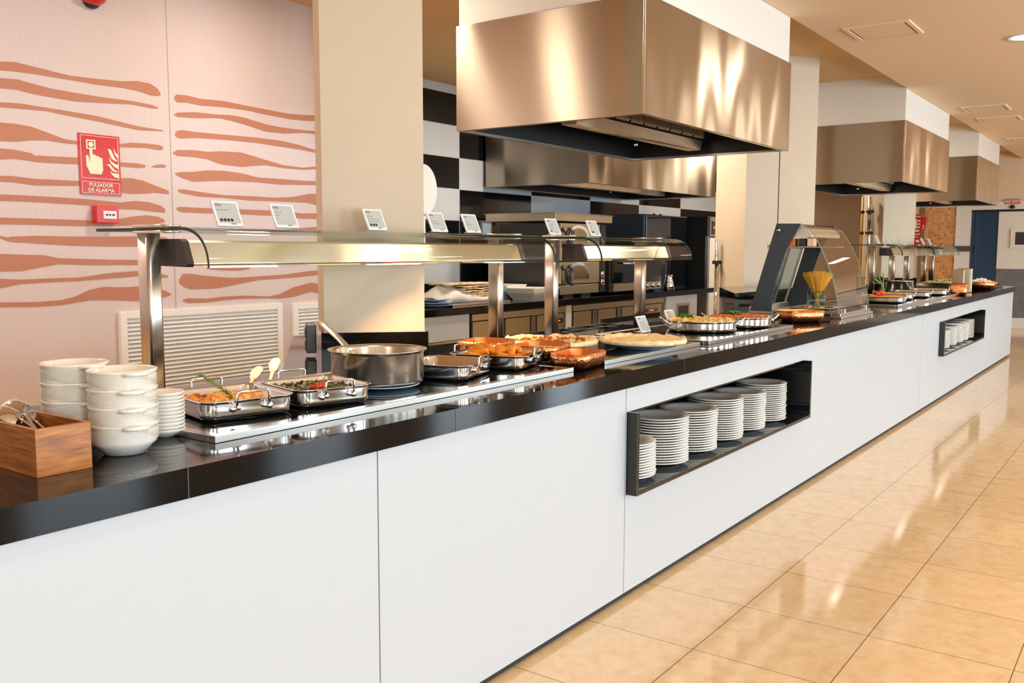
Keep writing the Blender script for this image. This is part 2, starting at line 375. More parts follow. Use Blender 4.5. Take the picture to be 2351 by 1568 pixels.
def children(o): return [c for c in bpy.data.objects if c.parent == o]
def dup(root, loc, rotz=0, label=None, group=None, kids=None):
    r = root.copy(); COL.objects.link(r); r.location = loc; r.rotation_euler = (0, 0, rotz)
    if label: r['label'] = label
    if group: r['group'] = group
    for ch in (children(root) if kids is None else kids):
        c = ch.copy(); COL.objects.link(c); c.parent = r
        for g in children(ch):
            d = g.copy(); COL.objects.link(d); d.parent = c
    return r
def text(name, body, size, mat, parent, M4, align='CENTER', extrude=0.0008):
    cu = bpy.data.curves.new(name, 'FONT'); cu.body = body; cu.size = size; cu.align_x = align; cu.align_y = 'CENTER'; cu.extrude = extrude
    cu.resolution_u = 3; cu.offset = size*0.02
    t = bpy.data.objects.new(name, cu); COL.objects.link(t)
    dg = bpy.context.evaluated_depsgraph_get(); me = bpy.data.meshes.new_from_object(t.evaluated_get(dg))
    bpy.data.objects.remove(t); me.materials.clear(); me.materials.append(MT[mat])
    me.transform(M4)
    o = bpy.data.objects.new(name, me); COL.objects.link(o); o.parent = parent; return o
ONW = Matrix(((1, 0, 0, 0), (0, 0, -1, 0), (0, 1, 0, 0), (0, 0, 0, 1)))     # flat xy -> standing xz, faces -y
ONX = Matrix(((0, 0, -1, 0), (-1, 0, 0, 0), (0, 1, 0, 0), (0, 0, 0, 1)))    # flat xy -> standing, faces -x
ORD = ['topmost', 'second', 'third', 'fourth', 'fifth', 'sixth', 'seventh', 'eighth', 'ninth', 'tenth', 'eleventh', 'twelfth', 'thirteenth',
       'fourteenth', 'fifteenth', 'sixteenth', 'seventeenth', 'eighteenth', 'nineteenth', 'twentieth', 'twenty-first', 'twenty-second']

MT['mural_seam'] = plain('mural_seam', (0.32, 0.24, 0.2), 0.7)
# ================================================================== the room shell
ZC, ZK, YE = 3.04, 3.18, 0.63          # dining ceiling, kitchen ceiling, edge between them
struct(MB().box(-3.2, 19.2, -2.05, 5.3, -0.1, 0.0).obj('floor', 'floor'))
struct(MB().box(-3.2, 19.2, -7.6, -2.05, -0.1, 0.0).obj('floor_dining', 'dining_floor'))
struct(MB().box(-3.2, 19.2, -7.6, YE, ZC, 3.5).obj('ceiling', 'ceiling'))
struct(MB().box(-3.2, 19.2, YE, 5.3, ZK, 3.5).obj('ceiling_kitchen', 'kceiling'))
MURAL=[[(1.949,2.424,2.366),(2.549,2.414,2.366),(2.633,2.423,2.372),(2.758,2.413,2.374),(2.938,2.397,2.372),(3.108,2.403,2.369),(3.265,2.412,2.374),(3.381,2.43,2.369),(3.465,2.427,2.354),(3.518,2.402,2.357),(3.536,2.375,2.364)],[(1.944,2.3329999999999997,2.269),(2.544,2.323,2.269),(2.638,2.33,2.273),(2.714,2.32,2.262),(2.832,2.306,2.257),(2.965,2.302,2.252),(3.148,2.299,2.265),(3.329,2.302,2.281),(3.471,2.296,2.275),(3.516,2.284,2.277)],[(1.938,2.202,2.166),(2.538,2.192,2.166),(2.65,2.199,2.17),(2.796,2.194,2.175),(2.928,2.19,2.163),(3.099,2.183,2.152),(3.254,2.165,2.138),(3.37,2.151,2.128),(3.545,2.145,2.139)],[(1.932,2.0909999999999997,1.98),(2.532,2.081,1.98),(2.607,2.083,1.984),(2.702,2.077,2.001),(2.79,2.054,2.008),(2.89,2.027,2.002),(2.962,2.022,2.002),(3.237,2.029,2.011),(3.318,2.045,2.016),(3.425,2.05,2.023),(3.523,2.048,2.016),(3.542,2.037,2.026)],[(1.925,1.949,1.879),(2.525,1.939,1.879),(2.599,1.939,1.889),(2.695,1.928,1.883),(2.714,1.916,1.88),(2.844,1.921,1.882),(2.968,1.925,1.886),(3.232,1.919,1.894),(3.36,1.921,1.892),(3.41,1.914,1.9)],[(3.456,1.91,1.904),(3.493,1.924,1.904),(3.542,1.928,1.908),(3.555,1.922,1.911)],[(1.917,1.798,1.757),(2.517,1.788,1.757),(2.573,1.792,1.758),(2.707,1.784,1.747),(2.962,1.788,1.759),(3.228,1.82,1.735),(3.309,1.827,1.729),(3.391,1.816,1.735),(3.475,1.789,1.745),(3.561,1.766,1.74),(3.574,1.756,1.745)],[(1.912,1.696,1.651),(2.512,1.686,1.651),(2.615,1.687,1.653),(2.802,1.686,1.651),(3.011,1.683,1.647),(3.233,1.672,1.632),(3.326,1.686,1.633),(3.422,1.683,1.626),(3.507,1.664,1.62),(3.54,1.644,1.621)],[(1.905,1.568,1.521),(2.505,1.558,1.521),(2.647,1.558,1.523),(2.899,1.557,1.521),(3.159,1.556,1.524),(3.299,1.587,1.533),(3.406,1.6,1.541),(3.492,1.592,1.548),(3.534,1.572,1.56)],[(1.9,1.467,1.443),(2.5,1.457,1.443),(2.537,1.448,1.429),(2.556,1.453,1.424),(2.691,1.46,1.416),(2.894,1.458,1.405),(3.155,1.461,1.4),(3.341,1.466,1.401),(3.462,1.465,1.41),(3.536,1.461,1.422),(3.567,1.447,1.433)],[(1.894,1.367,1.258),(2.494,1.357,1.258),(2.608,1.352,1.259),(2.735,1.349,1.282),(2.826,1.331,1.296),(2.994,1.325,1.289),(3.16,1.319,1.287),(3.311,1.317,1.285),(3.456,1.313,1.278),(3.53,1.299,1.282)],[(1.887,1.228,1.165),(2.487,1.218,1.165),(2.6,1.21,1.186),(2.779,1.214,1.191),(2.935,1.214,1.194),(3.156,1.239,1.205),(3.331,1.247,1.214),(3.489,1.227,1.199),(3.545,1.212,1.204)],[(1.88,1.096,1.059),(2.48,1.086,1.059),(2.672,1.079,1.052),(2.824,1.083,1.054),(2.909,1.1,1.064),(3.007,1.138,1.075),(3.096,1.154,1.073),(3.21,1.147,1.066),(3.327,1.149,1.056),(3.448,1.139,1.067),(3.522,1.114,1.075),(3.56,1.096,1.085)],[(3.638,2.372,2.35),(3.655,2.385,2.336),(3.726,2.389,2.343),(3.831,2.381,2.338),(4.008,2.391,2.349),(4.194,2.384,2.352),(4.404,2.378,2.342),(4.594,2.373,2.336),(4.759,2.384,2.342),(4.882,2.395,2.353),(5.182,2.395,2.353)],[(3.631,2.256,2.251),(3.657,2.27,2.243),(3.787,2.288,2.25),(3.977,2.295,2.272),(4.076,2.303,2.265),(4.191,2.299,2.252),(4.37,2.274,2.223),(4.526,2.267,2.225),(4.722,2.27,2.25),(4.879,2.276,2.253),(5.179,2.276,2.253)],[(3.635,2.136,2.119),(3.652,2.154,2.107),(3.691,2.162,2.108),(3.769,2.159,2.12),(4.014,2.165,2.131),(4.276,2.172,2.136),(4.524,2.171,2.128),(4.686,2.156,2.124),(4.875,2.128,2.111),(5.175,2.128,2.111)],[(3.615,2.013,2.002),(3.647,2.029,1.991),(3.765,2.039,1.994),(3.872,2.037,1.989),(3.982,2.05,1.963),(4.154,2.057,1.958),(4.242,2.043,1.971),(4.362,2.023,1.986),(4.519,1.998,1.977),(4.715,1.993,1.977),(4.872,2.018,1.995),(5.172,2.018,1.995)],[(3.625,1.881,1.872),(3.668,1.889,1.852),(3.759,1.896,1.831),(3.867,1.914,1.842),(3.992,1.92,1.853),(4.149,1.914,1.857),(4.297,1.893,1.86),(4.484,1.896,1.855),(4.679,1.896,1.864),(4.876,1.902,1.873),(5.176,1.902,1.873)],[(3.641,1.773,1.761),(3.676,1.778,1.75),(3.808,1.766,1.736),(4.0,1.755,1.737),(4.218,1.759,1.729),(4.448,1.758,1.733),(4.609,1.772,1.734),(4.76,1.802,1.734),(4.874,1.808,1.713),(5.174,1.808,1.713)],[(3.627,1.658,1.641),(3.659,1.662,1.628),(3.858,1.661,1.627),(4.141,1.664,1.63),(4.445,1.665,1.627),(4.689,1.654,1.616),(4.877,1.661,1.617),(5.177,1.661,1.617)],[(3.627,1.515,1.512),(3.785,1.527,1.513),(3.992,1.519,1.508),(4.285,1.519,1.5),(4.441,1.525,1.513),(4.686,1.545,1.522),(4.871,1.56,1.536),(5.171,1.56,1.536)],[(3.843,1.261,1.252),(3.983,1.259,1.24),(4.098,1.257,1.236),(4.201,1.256,1.246)],[(3.627,1.185,1.162),(3.655,1.222,1.139),(3.707,1.223,1.12),(3.801,1.209,1.117),(3.938,1.195,1.12),(4.066,1.186,1.138),(4.275,1.193,1.166),(4.511,1.201,1.173),(4.728,1.22,1.183),(4.87,1.227,1.194),(5.17,1.227,1.194)],[(3.651,1.053,1.041),(3.688,1.059,1.028),(3.836,1.051,1.025),(3.99,1.059,1.035),(4.165,1.059,1.037),(4.363,1.044,1.031),(4.459,1.057,1.025),(4.59,1.103,1.032),(4.76,1.133,1.065),(4.882,1.12,1.041),(5.182,1.12,1.041)]]
w = MB().box(-3.2, 5.6, 3.63, 3.75, 0, ZK)
for s in MURAL:
    n = len(s)
    vs = [(x, 3.628, a) for x, a, b in s] + [(x, 3.628, b) for x, a, b in s]
    w.add(vs, [(i, n+i, n+i+1, i+1) for i in range(n-1)], 1)
for sx in (3.596, 1.1):
    w.box(sx-0.0008, sx+0.0008, 3.6275, 3.63, 0.0, ZK, 2)
struct(w.obj('wall_mural', ['mural_pink', 'mural_orange', 'mural_seam']))
struct(MB().box(5.6, 5.72, 3.63, 4.85, 0, ZK).obj('wall_return', 'plenum'))
struct(MB().box(5.6, 15.2, 4.85, 5.0, 0, ZK).obj('wall_tiled', 'checker'))
struct(MB().box(15.2, 15.32, 3.4, 5.0, 0, ZK).obj('wall_kitchen_end', 'brown_wall'))
struct(MB().box(15.2, 18.9, 3.4, 3.52, 0, ZK).obj('wall_brown', 'brown_wall'))
# dining side: long wall of windows and the two end walls
w = MB(); xs = [-3.2]+[q for wx in WINX for q in (wx-0.7, wx+0.7)]+[19.2]
for i in range(0, len(xs), 2): w.box(xs[i], xs[i+1], -7.6, -7.45, 0, ZC)
for wx in WINX: w.box(wx-0.7, wx+0.7, -7.6, -7.45, 0, 0.1); w.box(wx-0.7, wx+0.7, -7.6, -7.45, 2.6, ZC)
struct(w.obj('wall_window_side', 'plenum'))
for i, wx in enumerate(WINX):
    w = MB()
    for a, b, c, d in ((-0.7, -0.64, 0.1, 2.6), (0.64, 0.7, 0.1, 2.6), (-0.64, 0.64, 0.1, 0.14), (-0.64, 0.64, 2.54, 2.6)):
        w.box(wx+a, wx+b, -7.58, -7.46, c, d)
    struct(w.obj('window_%d' % (i+1), 'white_plastic'))
w = MB().box(-3.32, -3.2, -7.6, -5.9, 0, ZC).box(-3.32, -3.2, -3.3, 5.3, 0, ZK).box(-3.32, -3.2, -5.9, -3.3, 0, 0.45).box(-3.32, -3.2, -5.9, -3.3, 2.55, ZC)
struct(w.obj('wall_left', 'plenum'))
# far end wall: tan plaster, mosaic strip, grey dado, door opening
w = MB().box(18.9, 19.05, 2.3, 3.4, 0, ZK).box(18.9, 19.05, -7.6, 1.52, 2.28, ZK).box(18.9, 19.05, 1.52, 2.3, 2.2, ZK)
struct(w.obj('wall_far', 'tan_wall'))
struct(MB().box(18.9, 19.05, 1.66, 2.21, 0, 2.2).obj('wall_mosaic', 'mosaic'))
struct(MB().box(18.87, 19.05, 2.21, 2.3, 0, 2.2).obj('wall_recess', 'brown_wall'))
w = MB().box(18.93, 19.05, -7.6, 0.955, 1.06, 2.10); struct(w.obj('wall_corridor_upper', 'plenum'))
w = MB().box(18.93, 19.05, -7.6, 0.955, 0.17, 1.06); struct(w.obj('wall_corridor_dado', 'grey_dado'))
struct(MB().box(18.90, 19.05, -7.6, 0.955, 0, 0.17).obj('baseboard_far', 'plenum'))
struct(MB().box(18.86, 19.0, 1.41, 1.66, 0, 2.28).box(18.86, 19.0, -7.6, 1.41, 2.14, 2.28).obj('trim_1', 'plenum'))
struct(MB().box(18.95, 19.05, 0.95, 1.41, 0, 2.14).obj('door_1', 'blue', bevel=0.004))
struct(MB().box(18.945, 18.97, 1.34, 1.36, 0, 2.1).box(18.94, 18.96, -7.6, 1.41, 2.09, 2.14).obj('trim_2', 'black'))
w = MB().box(18.90, 18.935, 0.28, 0.745, 1.44, 1.79); w.box(18.895, 18.94, 0.36, 0.665, 1.50, 1.725, 1)
struct(w.obj('window_7', ['cream_ceramic', 'dark_steel']))
tag(MB().box(18.82, 18.9, 1.36, 2.3, 1.375, 1.475).obj('wall_rail', 'dark_steel'), 'dark horizontal buffer rail across the terracotta mosaic wall', 'rail')

# signs on the far wall
def sign_plate(name, label, cat, x, y, z, sy, sz, mat='orange_ink'):
    t = thing(name, label, cat, (x, y, z)); MB().box(-0.006, 0, -sy/2, sy/2, -sz/2, sz/2).obj('plate', mat, t); return t
t = sign_plate('exit_sign', 'orange NO EXIT sign above the far blue doorway', 'sign', 18.852, 0.731, 2.275, 0.25, 0.085)
text('lettering', 'NO EXIT', 0.068, 'pale_ink', t, Matrix.Translation((-0.008, 0, 0)) @ ONX)
t = thing('motion_sensor', 'small black dome sensor under the NO EXIT sign', 'sensor', (18.83, 0.73, 2.18))
MB().ball((0, 0, 0), 0.045, 12, sx=0.7, sz=0.8).obj('housing', 'black', t)
def fire_plate(name, label, y, z, sy, sz, full=True):
    t = sign_plate(name, label, 'sign', 18.865, y, z, sy, sz, 'red')
    MB().box(-0.009, -0.006, -sy*0.40, sy*0.40, sz*0.40, sz*0.44).obj('border_line', 'cream_ink', t); MB().box(-0.009, -0.006, -sy*0.40, sy*0.40, -sz*0.44, -sz*0.40).obj('border_line', 'cream_ink', t)
    w = MB().box(-0.009, -0.006, -sy*0.25, sy*0.25, -sz*0.30, -sz*0.22)
    if full:
        w.box(-0.009, -0.006, 0.0, sy*0.3, -sz*0.15, sz*0.3)
        for k in range(3): w.box(-0.009, -0.006, -sy*0.34, -sy*0.06, -sz*0.12+k*sz*0.15, -sz*0.06+k*sz*0.15)
    w.obj('symbol', 'cream_ink', t)
fire_plate('fire_notice', 'large red fire notice on dark strip beside the far mosaic wall', 2.34, 1.87, 0.17, 0.40)
fire_plate('fire_notice', 'narrow red fire notice right of the larger one by the mosaic', 2.225, 1.93, 0.07, 0.28, False)
t = thing('alarm_button', 'small red alarm box low on the dark strip by the mosaic', 'alarm', (18.86, 2.31, 1.57))
MB().box(-0.04, 0, -0.055, 0.055, -0.065, 0.065).obj('housing', 'red', t, bevel=0.004); MB().box(-0.043, -0.04, -0.03, 0.03, -0.02, 0.02).obj('window', 'pale_ink', t)

# ------------------------------------------------------------------ pillars (turned 45 degrees to the counter)
def pillar_poly(R, s, fd, sd, d):
    fx, fy = math.cos(fd), math.sin(fd); gx, gy = math.cos(sd), math.sin(sd)
    Lp = (R[0]+fx*s, R[1]+fy*s)
    return [Lp, R, (R[0]+gx*d, R[1]+gy*d), (Lp[0]+gx*d, Lp[1]+gy*d)]
def grow(poly, g):
    cx = sum(p[0] for p in poly)/4; cy = sum(p[1] for p in poly)/4; out = []
    for p in poly:
        dx, dy = p[0]-cx, p[1]-cy; l = math.hypot(dx, dy); out.append((p[0]+dx/l*g, p[1]+dy/l*g))
    return out
R_ = math.radians
P1 = pillar_poly((2.985, 0.925), 0.425, R_(136.5), R_(50.5), 0.50)
P2 = pillar_poly((8.78, 1.10), 0.70, R_(136.2), R_(46), 0.70)
P3 = pillar_poly((12.95, 1.10), 0.46, R_(136), R_(46), 0.50)
def struct_p(n, poly, z0, z1, m='pillar'): return struct(MB().prism(poly, z0, z1).obj(n, m))
struct_p('pillar_near', P1, 1.03, ZK)
o = struct_p('pillar_middle', P2, 0, ZK)
L2, R2 = Vector(P2[0]), Vector(P2[1]); mid = L2.lerp(R2, 0.47); dr = (R2-L2).normalized(); nr = Vector((-dr.y, dr.x))
if nr.y > 0: nr = -nr
a, b = mid-dr*0.004, mid+dr*0.004
struct(MB().prism([tuple(a+nr*0.0015), tuple(b+nr*0.0015), tuple(b-nr*0.003), tuple(a-nr*0.003)], 0, 2.98).obj('trim_3', 'seam'))
struct_p('pillar_far', P3, 0, ZK)
o = MB().prism(grow(P1, 0.022), 0.92, 1.032).obj('pillar_plinth', 'granite', bevel=0.002); tag(o, 'black granite plinth around the foot of the near pillar', 'plinth')
P2B = [(6.72, 1.035), (8.75, 1.035), (8.75, 1.085), (8.1, 1.62), (7.80, 1.62)]
o = MB().prism(P2B, 0.0, 1.055).obj('pillar_plinth', 'granite', bevel=0.002); tag(o, 'black granite block at the foot of the middle pillar behind the glass case', 'plinth')
o = MB().prism(grow(P3, 0.05), 0.0, 1.03).obj('pillar_plinth', 'granite', bevel=0.002); tag(o, 'black granite plinth around the foot of the far pillar', 'plinth')
# gas pipes on the far pillar's shaded side
def pipe(x, y, z0, z1, r, mat, label):
    t = thing('gas_pipe', label, 'pipe', (x, y, 0)); MB().tube([(0, 0, z0), (0, 0, z1)], r, 10).obj('pipe', mat, t)
    w = MB()
    for z in (1.9, 1.62): w.lathe([(r*1.0, z-0.02), (r*1.7, z-0.015), (r*1.7, z+0.015), (r*1.0, z+0.02)], 10)
    w.obj('clamp', 'black', t)
MT['yellow_pipe'] = plain('yellow_gas_pipe', (0.72, 0.36, 0.02), 0.35)
P3L = Vector(P3[0]); P3S = (Vector(P3[3])-P3L).normalized(); P3N = Vector((-P3S.y, P3S.x))
for q, r, mt, lb in ((0.36, 0.016, 'yellow_pipe', 'thin yellow gas pipe on the shaded side of the far pillar'), (0.18, 0.03, 'chrome', 'thicker steel pipe beside the yellow pipe on the far pillar')):
    p = P3L+P3S*q+P3N*0.085; pipe(p.x, p.y, 0.93, 2.1, r, mt, lb)
p = Vector(P2[0])+(Vector(P2[3])-Vector(P2[0])).normalized()*0.52; n2 = Vector((-(Vector(P2[3])-Vector(P2[0])).y, (Vector(P2[3])-Vector(P2[0])).x)).normalized()*0.05; p = p+n2
t = thing('support_pole', 'slim chrome pole with a clamp standing beside the middle pillar', 'pole', (p.x, p.y, 0))
MB().tube([(0, 0, 0.0), (0, 0, 1.49)], 0.02, 12).obj('tube', 'chrome', t); MB().box(-0.05, 0.05, -0.03, 0.03, 1.25, 1.285).obj('clamp', 'black', t, bevel=0.004)

# ------------------------------------------------------------------ ceiling grilles and lamps
def vent(x0, x1, label):
    t = thing('ceiling_grille', label, 'air vent', ((x0+x1)/2, 0.19, ZC)); hx = (x1-x0)/2; hy = 0.235
    w = MB()
    for a, b, c, d in ((-hx, hx, -hy, -hy+0.03), (-hx, hx, hy-0.03, hy), (-hx, -hx+0.03, -hy+0.03, hy-0.03), (hx-0.03, hx, -hy+0.03, hy-0.03)): w.box(a, b, c, d, -0.012, 0)
    w.obj('frame', 'ceiling', t); MB().box(-hx+0.045, hx-0.045, -hy+0.045, hy-0.045, -0.008, 0).obj('flap', 'ceiling', t)
    w = MB()
    for a, b, c, d in ((-hx+0.03, hx-0.03, -hy+0.03, -hy+0.045), (-hx+0.03, hx-0.03, hy-0.045, hy-0.03), (-hx+0.03, -hx+0.045, -hy+0.045, hy-0.045), (hx-0.045, hx-0.03, -hy+0.045, hy-0.045)): w.box(a, b, c, d, -0.002, 0)
    w.obj('slot', 'seam', t)
vent(7.16, 7.64, 'square ceiling grille nearest, beside the big steel hood')
vent(11.8, 12.3, 'second ceiling grille from the camera, beside the middle hood')
vent(12.88, 13.3, 'ceiling grille close behind the second one')
vent(15.41, 15.9, 'ceiling grille fourth along, near the far hood')
def lamp(x, y, z, label, r=0.09, s=0.0):
    t = thing('ceiling_lamp', label, 'lamp', (x, y, z)); MB().lathe([(r*0.8, -0.001), (r, -0.002), (r*1.15, -0.012), (r*1.18, 0)], 24, cap=False).obj('ring', 'white_plastic', t)
    MB().lathe([(0.0001, -0.006), (r*0.85, -0.005), (r*0.86, 0)], 24, cap=False).obj('diffuser', 'lamp_on', t)
for i, (lx, ly) in enumerate(LAMPS):
    lamp(lx, ly, ZC, 'round recessed ceiling lamp of the %s row, %s from the left' % ('aisle' if ly > -3 else 'dining', ORD[i//2].replace('topmost', 'first')), 0.11)
for i, (lx, ly) in enumerate(KFILL): lamp(lx, ly, ZK, 'unseen added kitchen ceiling lamp, %s from the mural end' % ORD[i].replace('topmost', 'first'), 0.12)
t = thing('alarm_sounder', 'red dome alarm sounder high on the mural wall', 'alarm', (3.09, 3.58, 2.93))
MB().lathe([(0.05, -0.10), (0.075, -0.07), (0.085, 0.0), (0.07, 0.06), (0.02, 0.10)], 20, mat=Matrix.Rotation(R_(25), 4, 'X')).obj('dome', 'red', t); MB().lathe([(0.03, -0.125), (0.045, -0.11), (0.05, -0.095)], 16, mat=Matrix.Rotation(R_(25), 4, 'X')).obj('horn', 'black', t)

# ------------------------------------------------------------------ mural wall furniture
def wall_grille(x0, x1, z0, z1, label):
    t = thing('wall_grille', label, 'air vent', ((x0+x1)/2, 3.63, z0)); hx = (x1-x0)/2; h = z1-z0
    w = MB(); f = 0.045
    for a, b, c, d in ((-hx, -hx+f, 0, h), (hx-f, hx, 0, h), (-hx+f, hx-f, 0, f), (-hx+f, hx-f, h-f, h)): w.box(a, b, -0.035, 0, c, d)
    w.obj('frame', 'grille', t, bevel=0.003)
    w = MB(); n = int((h-2*f)/0.026)
    for k in range(n):
        z = f+0.006+k*(h-2*f)/n
        w.prism_x([(-0.030, z), (-0.026, z-0.003), (-0.004, z+0.020), (-0.008, z+0.023)], -hx+f, hx-f)
    w.obj('slats', 'grille', t); MB().box(-hx+f, hx-f, -0.003, 0, f, h-f).obj('backing', 'dark_void', t)
wall_grille(3.18, 4.46, 0.40, 0.995, 'large white louvred wall grille under the striped mural')
wall_grille(4.565, 5.5, 0.40, 0.985, 'white louvred wall grille partly hidden by the near pillar')
t = thing('fire_sign', 'red PULSADOR DE ALARMA sign with hand and flames on the mural', 'sign', (3.105, 3.628, 1.712))
HW = 0.132
MB().box(-HW, HW, -0.004, 0, 0.085, 0.36).obj('pictogram_plate', 'red', t); MB().box(-HW, HW, -0.005, 0, 0, 0.083).obj('text_plate', 'red', t)
def ring(w, x0, x1, z0, z1, th, y=-0.0065):
    for a, b, c, d in ((x0, x1, z0, z0+th), (x0, x1, z1-th, z1), (x0, x0+th, z0+th, z1-th), (x1-th, x1, z0+th, z1-th)): w.box(a, b, y, -0.004, c, d)
w = MB(); ring(w, -HW+0.012, HW-0.012, 0.096, 0.350, 0.0025); ring(w, -HW+0.012, HW-0.012, 0.008, 0.076, 0.0025, -0.0075); w.obj('border', 'cream_ink', t)
def px2(pts):  # from the sign's own drawing grid (0..650 across, 0..700 down)
    return [(-HW+x/650*2*HW, 0.36-y/720*0.275) for x, y in pts]
def flat(w, pts, y=-0.0068):
    p = px2(pts); n = len(p); w.add([(a, y, b) for a, b in p]+[(a, -0.004, b) for a, b in p], [tuple(range(n)), tuple(range(2*n-1, n-1, -1))]+[(i, n+i, n+(i+1) % n, (i+1) % n) for i in range(n)])
w = MB()
flat(w, [(165, 230), (175, 218), (190, 215), (208, 225), (212, 330), (225, 318), (245, 316), (262, 330), (266, 345), (280, 335), (300, 340), (312, 352), (318, 365), (330, 352), (350, 362), (362, 375), (366, 560), (345, 590), (345, 620), (165, 620), (150, 590), (110, 500), (105, 350), (120, 335), (140, 340), (150, 360), (162, 440), (168, 440)])
w.obj('hand_symbol', 'cream_ink', t)
w = MB()
for a, b, c, d in ((118, 262, 92, 112), (118, 262, 218, 236), (118, 138, 112, 218), (242, 262, 112, 218)): flat(w, [(a, c), (b, c), (b, d), (a, d)], -0.0066)
flat(w, [(190+40*math.cos(k*PI/8), 165+42*math.sin(k*PI/8)) for k in range(16)], -0.007)
w.obj('button_symbol', 'cream_ink', t)
w = MB()
flat(w, [(450, 210), (500, 215), (530, 280), (560, 350), (615, 395), (560, 390), (510, 360), (480, 290)])
flat(w, [(545, 180), (570, 250), (615, 290), (615, 360), (570, 300), (548, 240)])
flat(w, [(465, 330), (500, 400), (560, 440), (615, 450), (615, 520), (550, 490), (500, 440), (475, 390)])
flat(w, [(420, 455), (480, 450), (520, 500), (560, 540), (612, 555), (560, 570), (510, 550), (470, 490)])
flat(w, [(475, 550), (520, 590), (615, 590), (615, 660), (550, 655), (500, 610)])
w.obj('flame_symbol', 'cream_ink', t)
text('lettering', 'PULSADOR\nDE ALARMA', 0.031, 'cream_ink', t, Matrix.Translation((0, -0.0068, 0.042)) @ ONW)
t = thing('alarm_call_point', 'red square alarm call point below the fire sign', 'alarm', (3.112, 3.628, 1.54))
MB().box(-0.072, 0.072, -0.055, 0, 0, 0.105).obj('housing', 'red', t, bevel=0.006); MB().box(-0.03, 0.055, -0.059, -0.055, 0.028, 0.075).obj('window', 'pale_ink', t)
w = MB()
for x, s in ((-0.008, 0.010), (0.012, 0.007), (0.034, 0.010)): w.box(x-s*0.8, x+s*0.8, -0.0605, -0.059, 0.047, 0.056)
w.obj('press_marks', 'ink', t)

# ================================================================== the serving counter
XE = 13.66
t = thing('serving_counter', 'long white panelled serving counter with a dark recessed toe kick', 'counter', (0, 0, 0))
seams = [-1.0, 0.37, 1.736, 3.108, 5.9, 8.285, 12.0, XE]
N1 = (3.115, 5.225, 0.428, 0.757); N2 = (9.0, 11.18, 0.428, 0.742)
def panel_strip(x0, x1, niche=None):
    w = MB(); g = 0.0025; ZB, ZT = 0.03, 0.853
    if niche:
        a, b, c, d = niche
        if x0+g < a: w.box(x0+g, a, 0, 0.02, ZB, ZT)
        if b < x1-g: w.box(b, x1-g, 0, 0.02, ZB, ZT)
        w.box(max(a, x0+g), b, 0, 0.02, d, ZT); w.box(max(a, x0+g), b, 0, 0.02, ZB, c)
    else: w.box(x0+g, x1-g, 0, 0.02, ZB, ZT)
    return w
panel_strip(-1.0, 0.37).obj('front_panel', 'white_panel', t)
panel_strip(0.37, 1.736).obj('front_panel', 'white_panel', t)
panel_strip(1.736, 3.108).obj('front_panel', 'white_panel', t)
panel_strip(3.108, 8.285, N1).obj('front_panel', 'white_panel', t)
panel_strip(8.285, 12.0, N2).obj('front_panel', 'white_panel', t)
panel_strip(12.0, XE).obj('front_panel', 'white_panel', t)
MB().box(XE-0.02, XE, 0.02, 1.0, 0.03, 0.853).obj('end_panel', 'white_panel', t)
w = MB()
for a, b in ((-1.0, 3.115), (5.225, 9.0), (11.18, XE-0.02)): w.box(a, b, 0.022, 1.0, 0.03, 0.853)
w.box(3.115, 5.225, 0.022, 1.0, 0.03, 0.40); w.box(9.0, 11.18, 0.022, 1.0, 0.03, 0.40)
w.box(3.115, 5.225, 0.60, 1.0, 0.40, 0.853); w.box(9.0, 11.18, 0.60, 1.0, 0.40, 0.853)
w.obj('carcass', 'seam', t)
MB().box(-1.0, XE-0.08, 0.018, 0.95, 0.0, 0.03).obj('toe_kick', 'seam', t)
for a, b, c, d in (N1, N2):
    f = 0.018
    w = MB().box(a, b, -0.048, 0.55, c, c+f).box(a, a+f, -0.048, 0.55, c+f, d).box(b-f, b, -0.048, 0.55, c+f, d).box(a+f, b-f, 0.001, 0.55, d-0.008, d).box(a+f, b-f, 0.53, 0.55, c+f, d-0.008)
    w.obj('plate_niche', 'black_gloss', t, bevel=0.0015)
# one continuous black granite top, widened round the near pillar
top = [(-1.0, -0.012), (XE+0.09, -0.012), (XE+0.09, 1.03), (3.45, 1.03), (3.10, 1.40), (3.75, 2.02), (3.30, 2.14), (2.34, 1.09), (2.28, 1.03), (-1.0, 1.03)]
o = MB().prism(top, 0.853, 0.92).obj('counter_worktop', 'granite', bevel=0.003)
tag(o, 'polished black granite worktop running the whole length of the buffet', 'worktop')
# faint joints of the granite front edge belong to the stone
w = MB()
for x in (0.62, 1.15, 2.05, 3.6, 5.6, 7.0, 9.4, 11.6): w.box(x-0.001, x+0.001, -0.0127, -0.012, 0.853, 0.919)
w.obj('joint', 'dark_steel', o)

# steel-framed warming plates let into the stone
def warmer(x0, x1, y0, y1, label):
    t = thing('warming_plate', label, 'food warmer', ((x0+x1)/2, (y0+y1)/2, 0.92)); hx, hy = (x1-x0)/2, (y1-y0)/2; f = 0.028
    w = MB()
    for a, b, c, d in ((-hx, hx, -hy, -hy+f), (-hx, hx, hy-f, hy), (-hx, -hx+f, -hy+f, hy-f), (hx-f, hx, -hy+f, hy-f)): w.box(a, b, c, d, 0, 0.018)
    w.obj('frame', 'frame_steel', t, bevel=0.0015); MB().box(-hx+f, hx-f, -hy+f, hy-f, 0, 0.0165).obj('glass_top', 'black_gloss', t); return t
warmer(1.335, 2.955, 0.145, 0.80, 'steel framed black glass warming plate under the roasting pans')
warmer(3.21, 4.13, 0.155, 0.80, 'steel framed black glass warming plate under the pizzas')
warmer(4.215, 5.45, 0.145, 0.80, 'steel framed black glass warming plate under the oval casseroles')
warmer(7.95, 10.6, 0.12, 0.80, 'steel framed warming plate on the far half of the counter')
TZ = 0.938

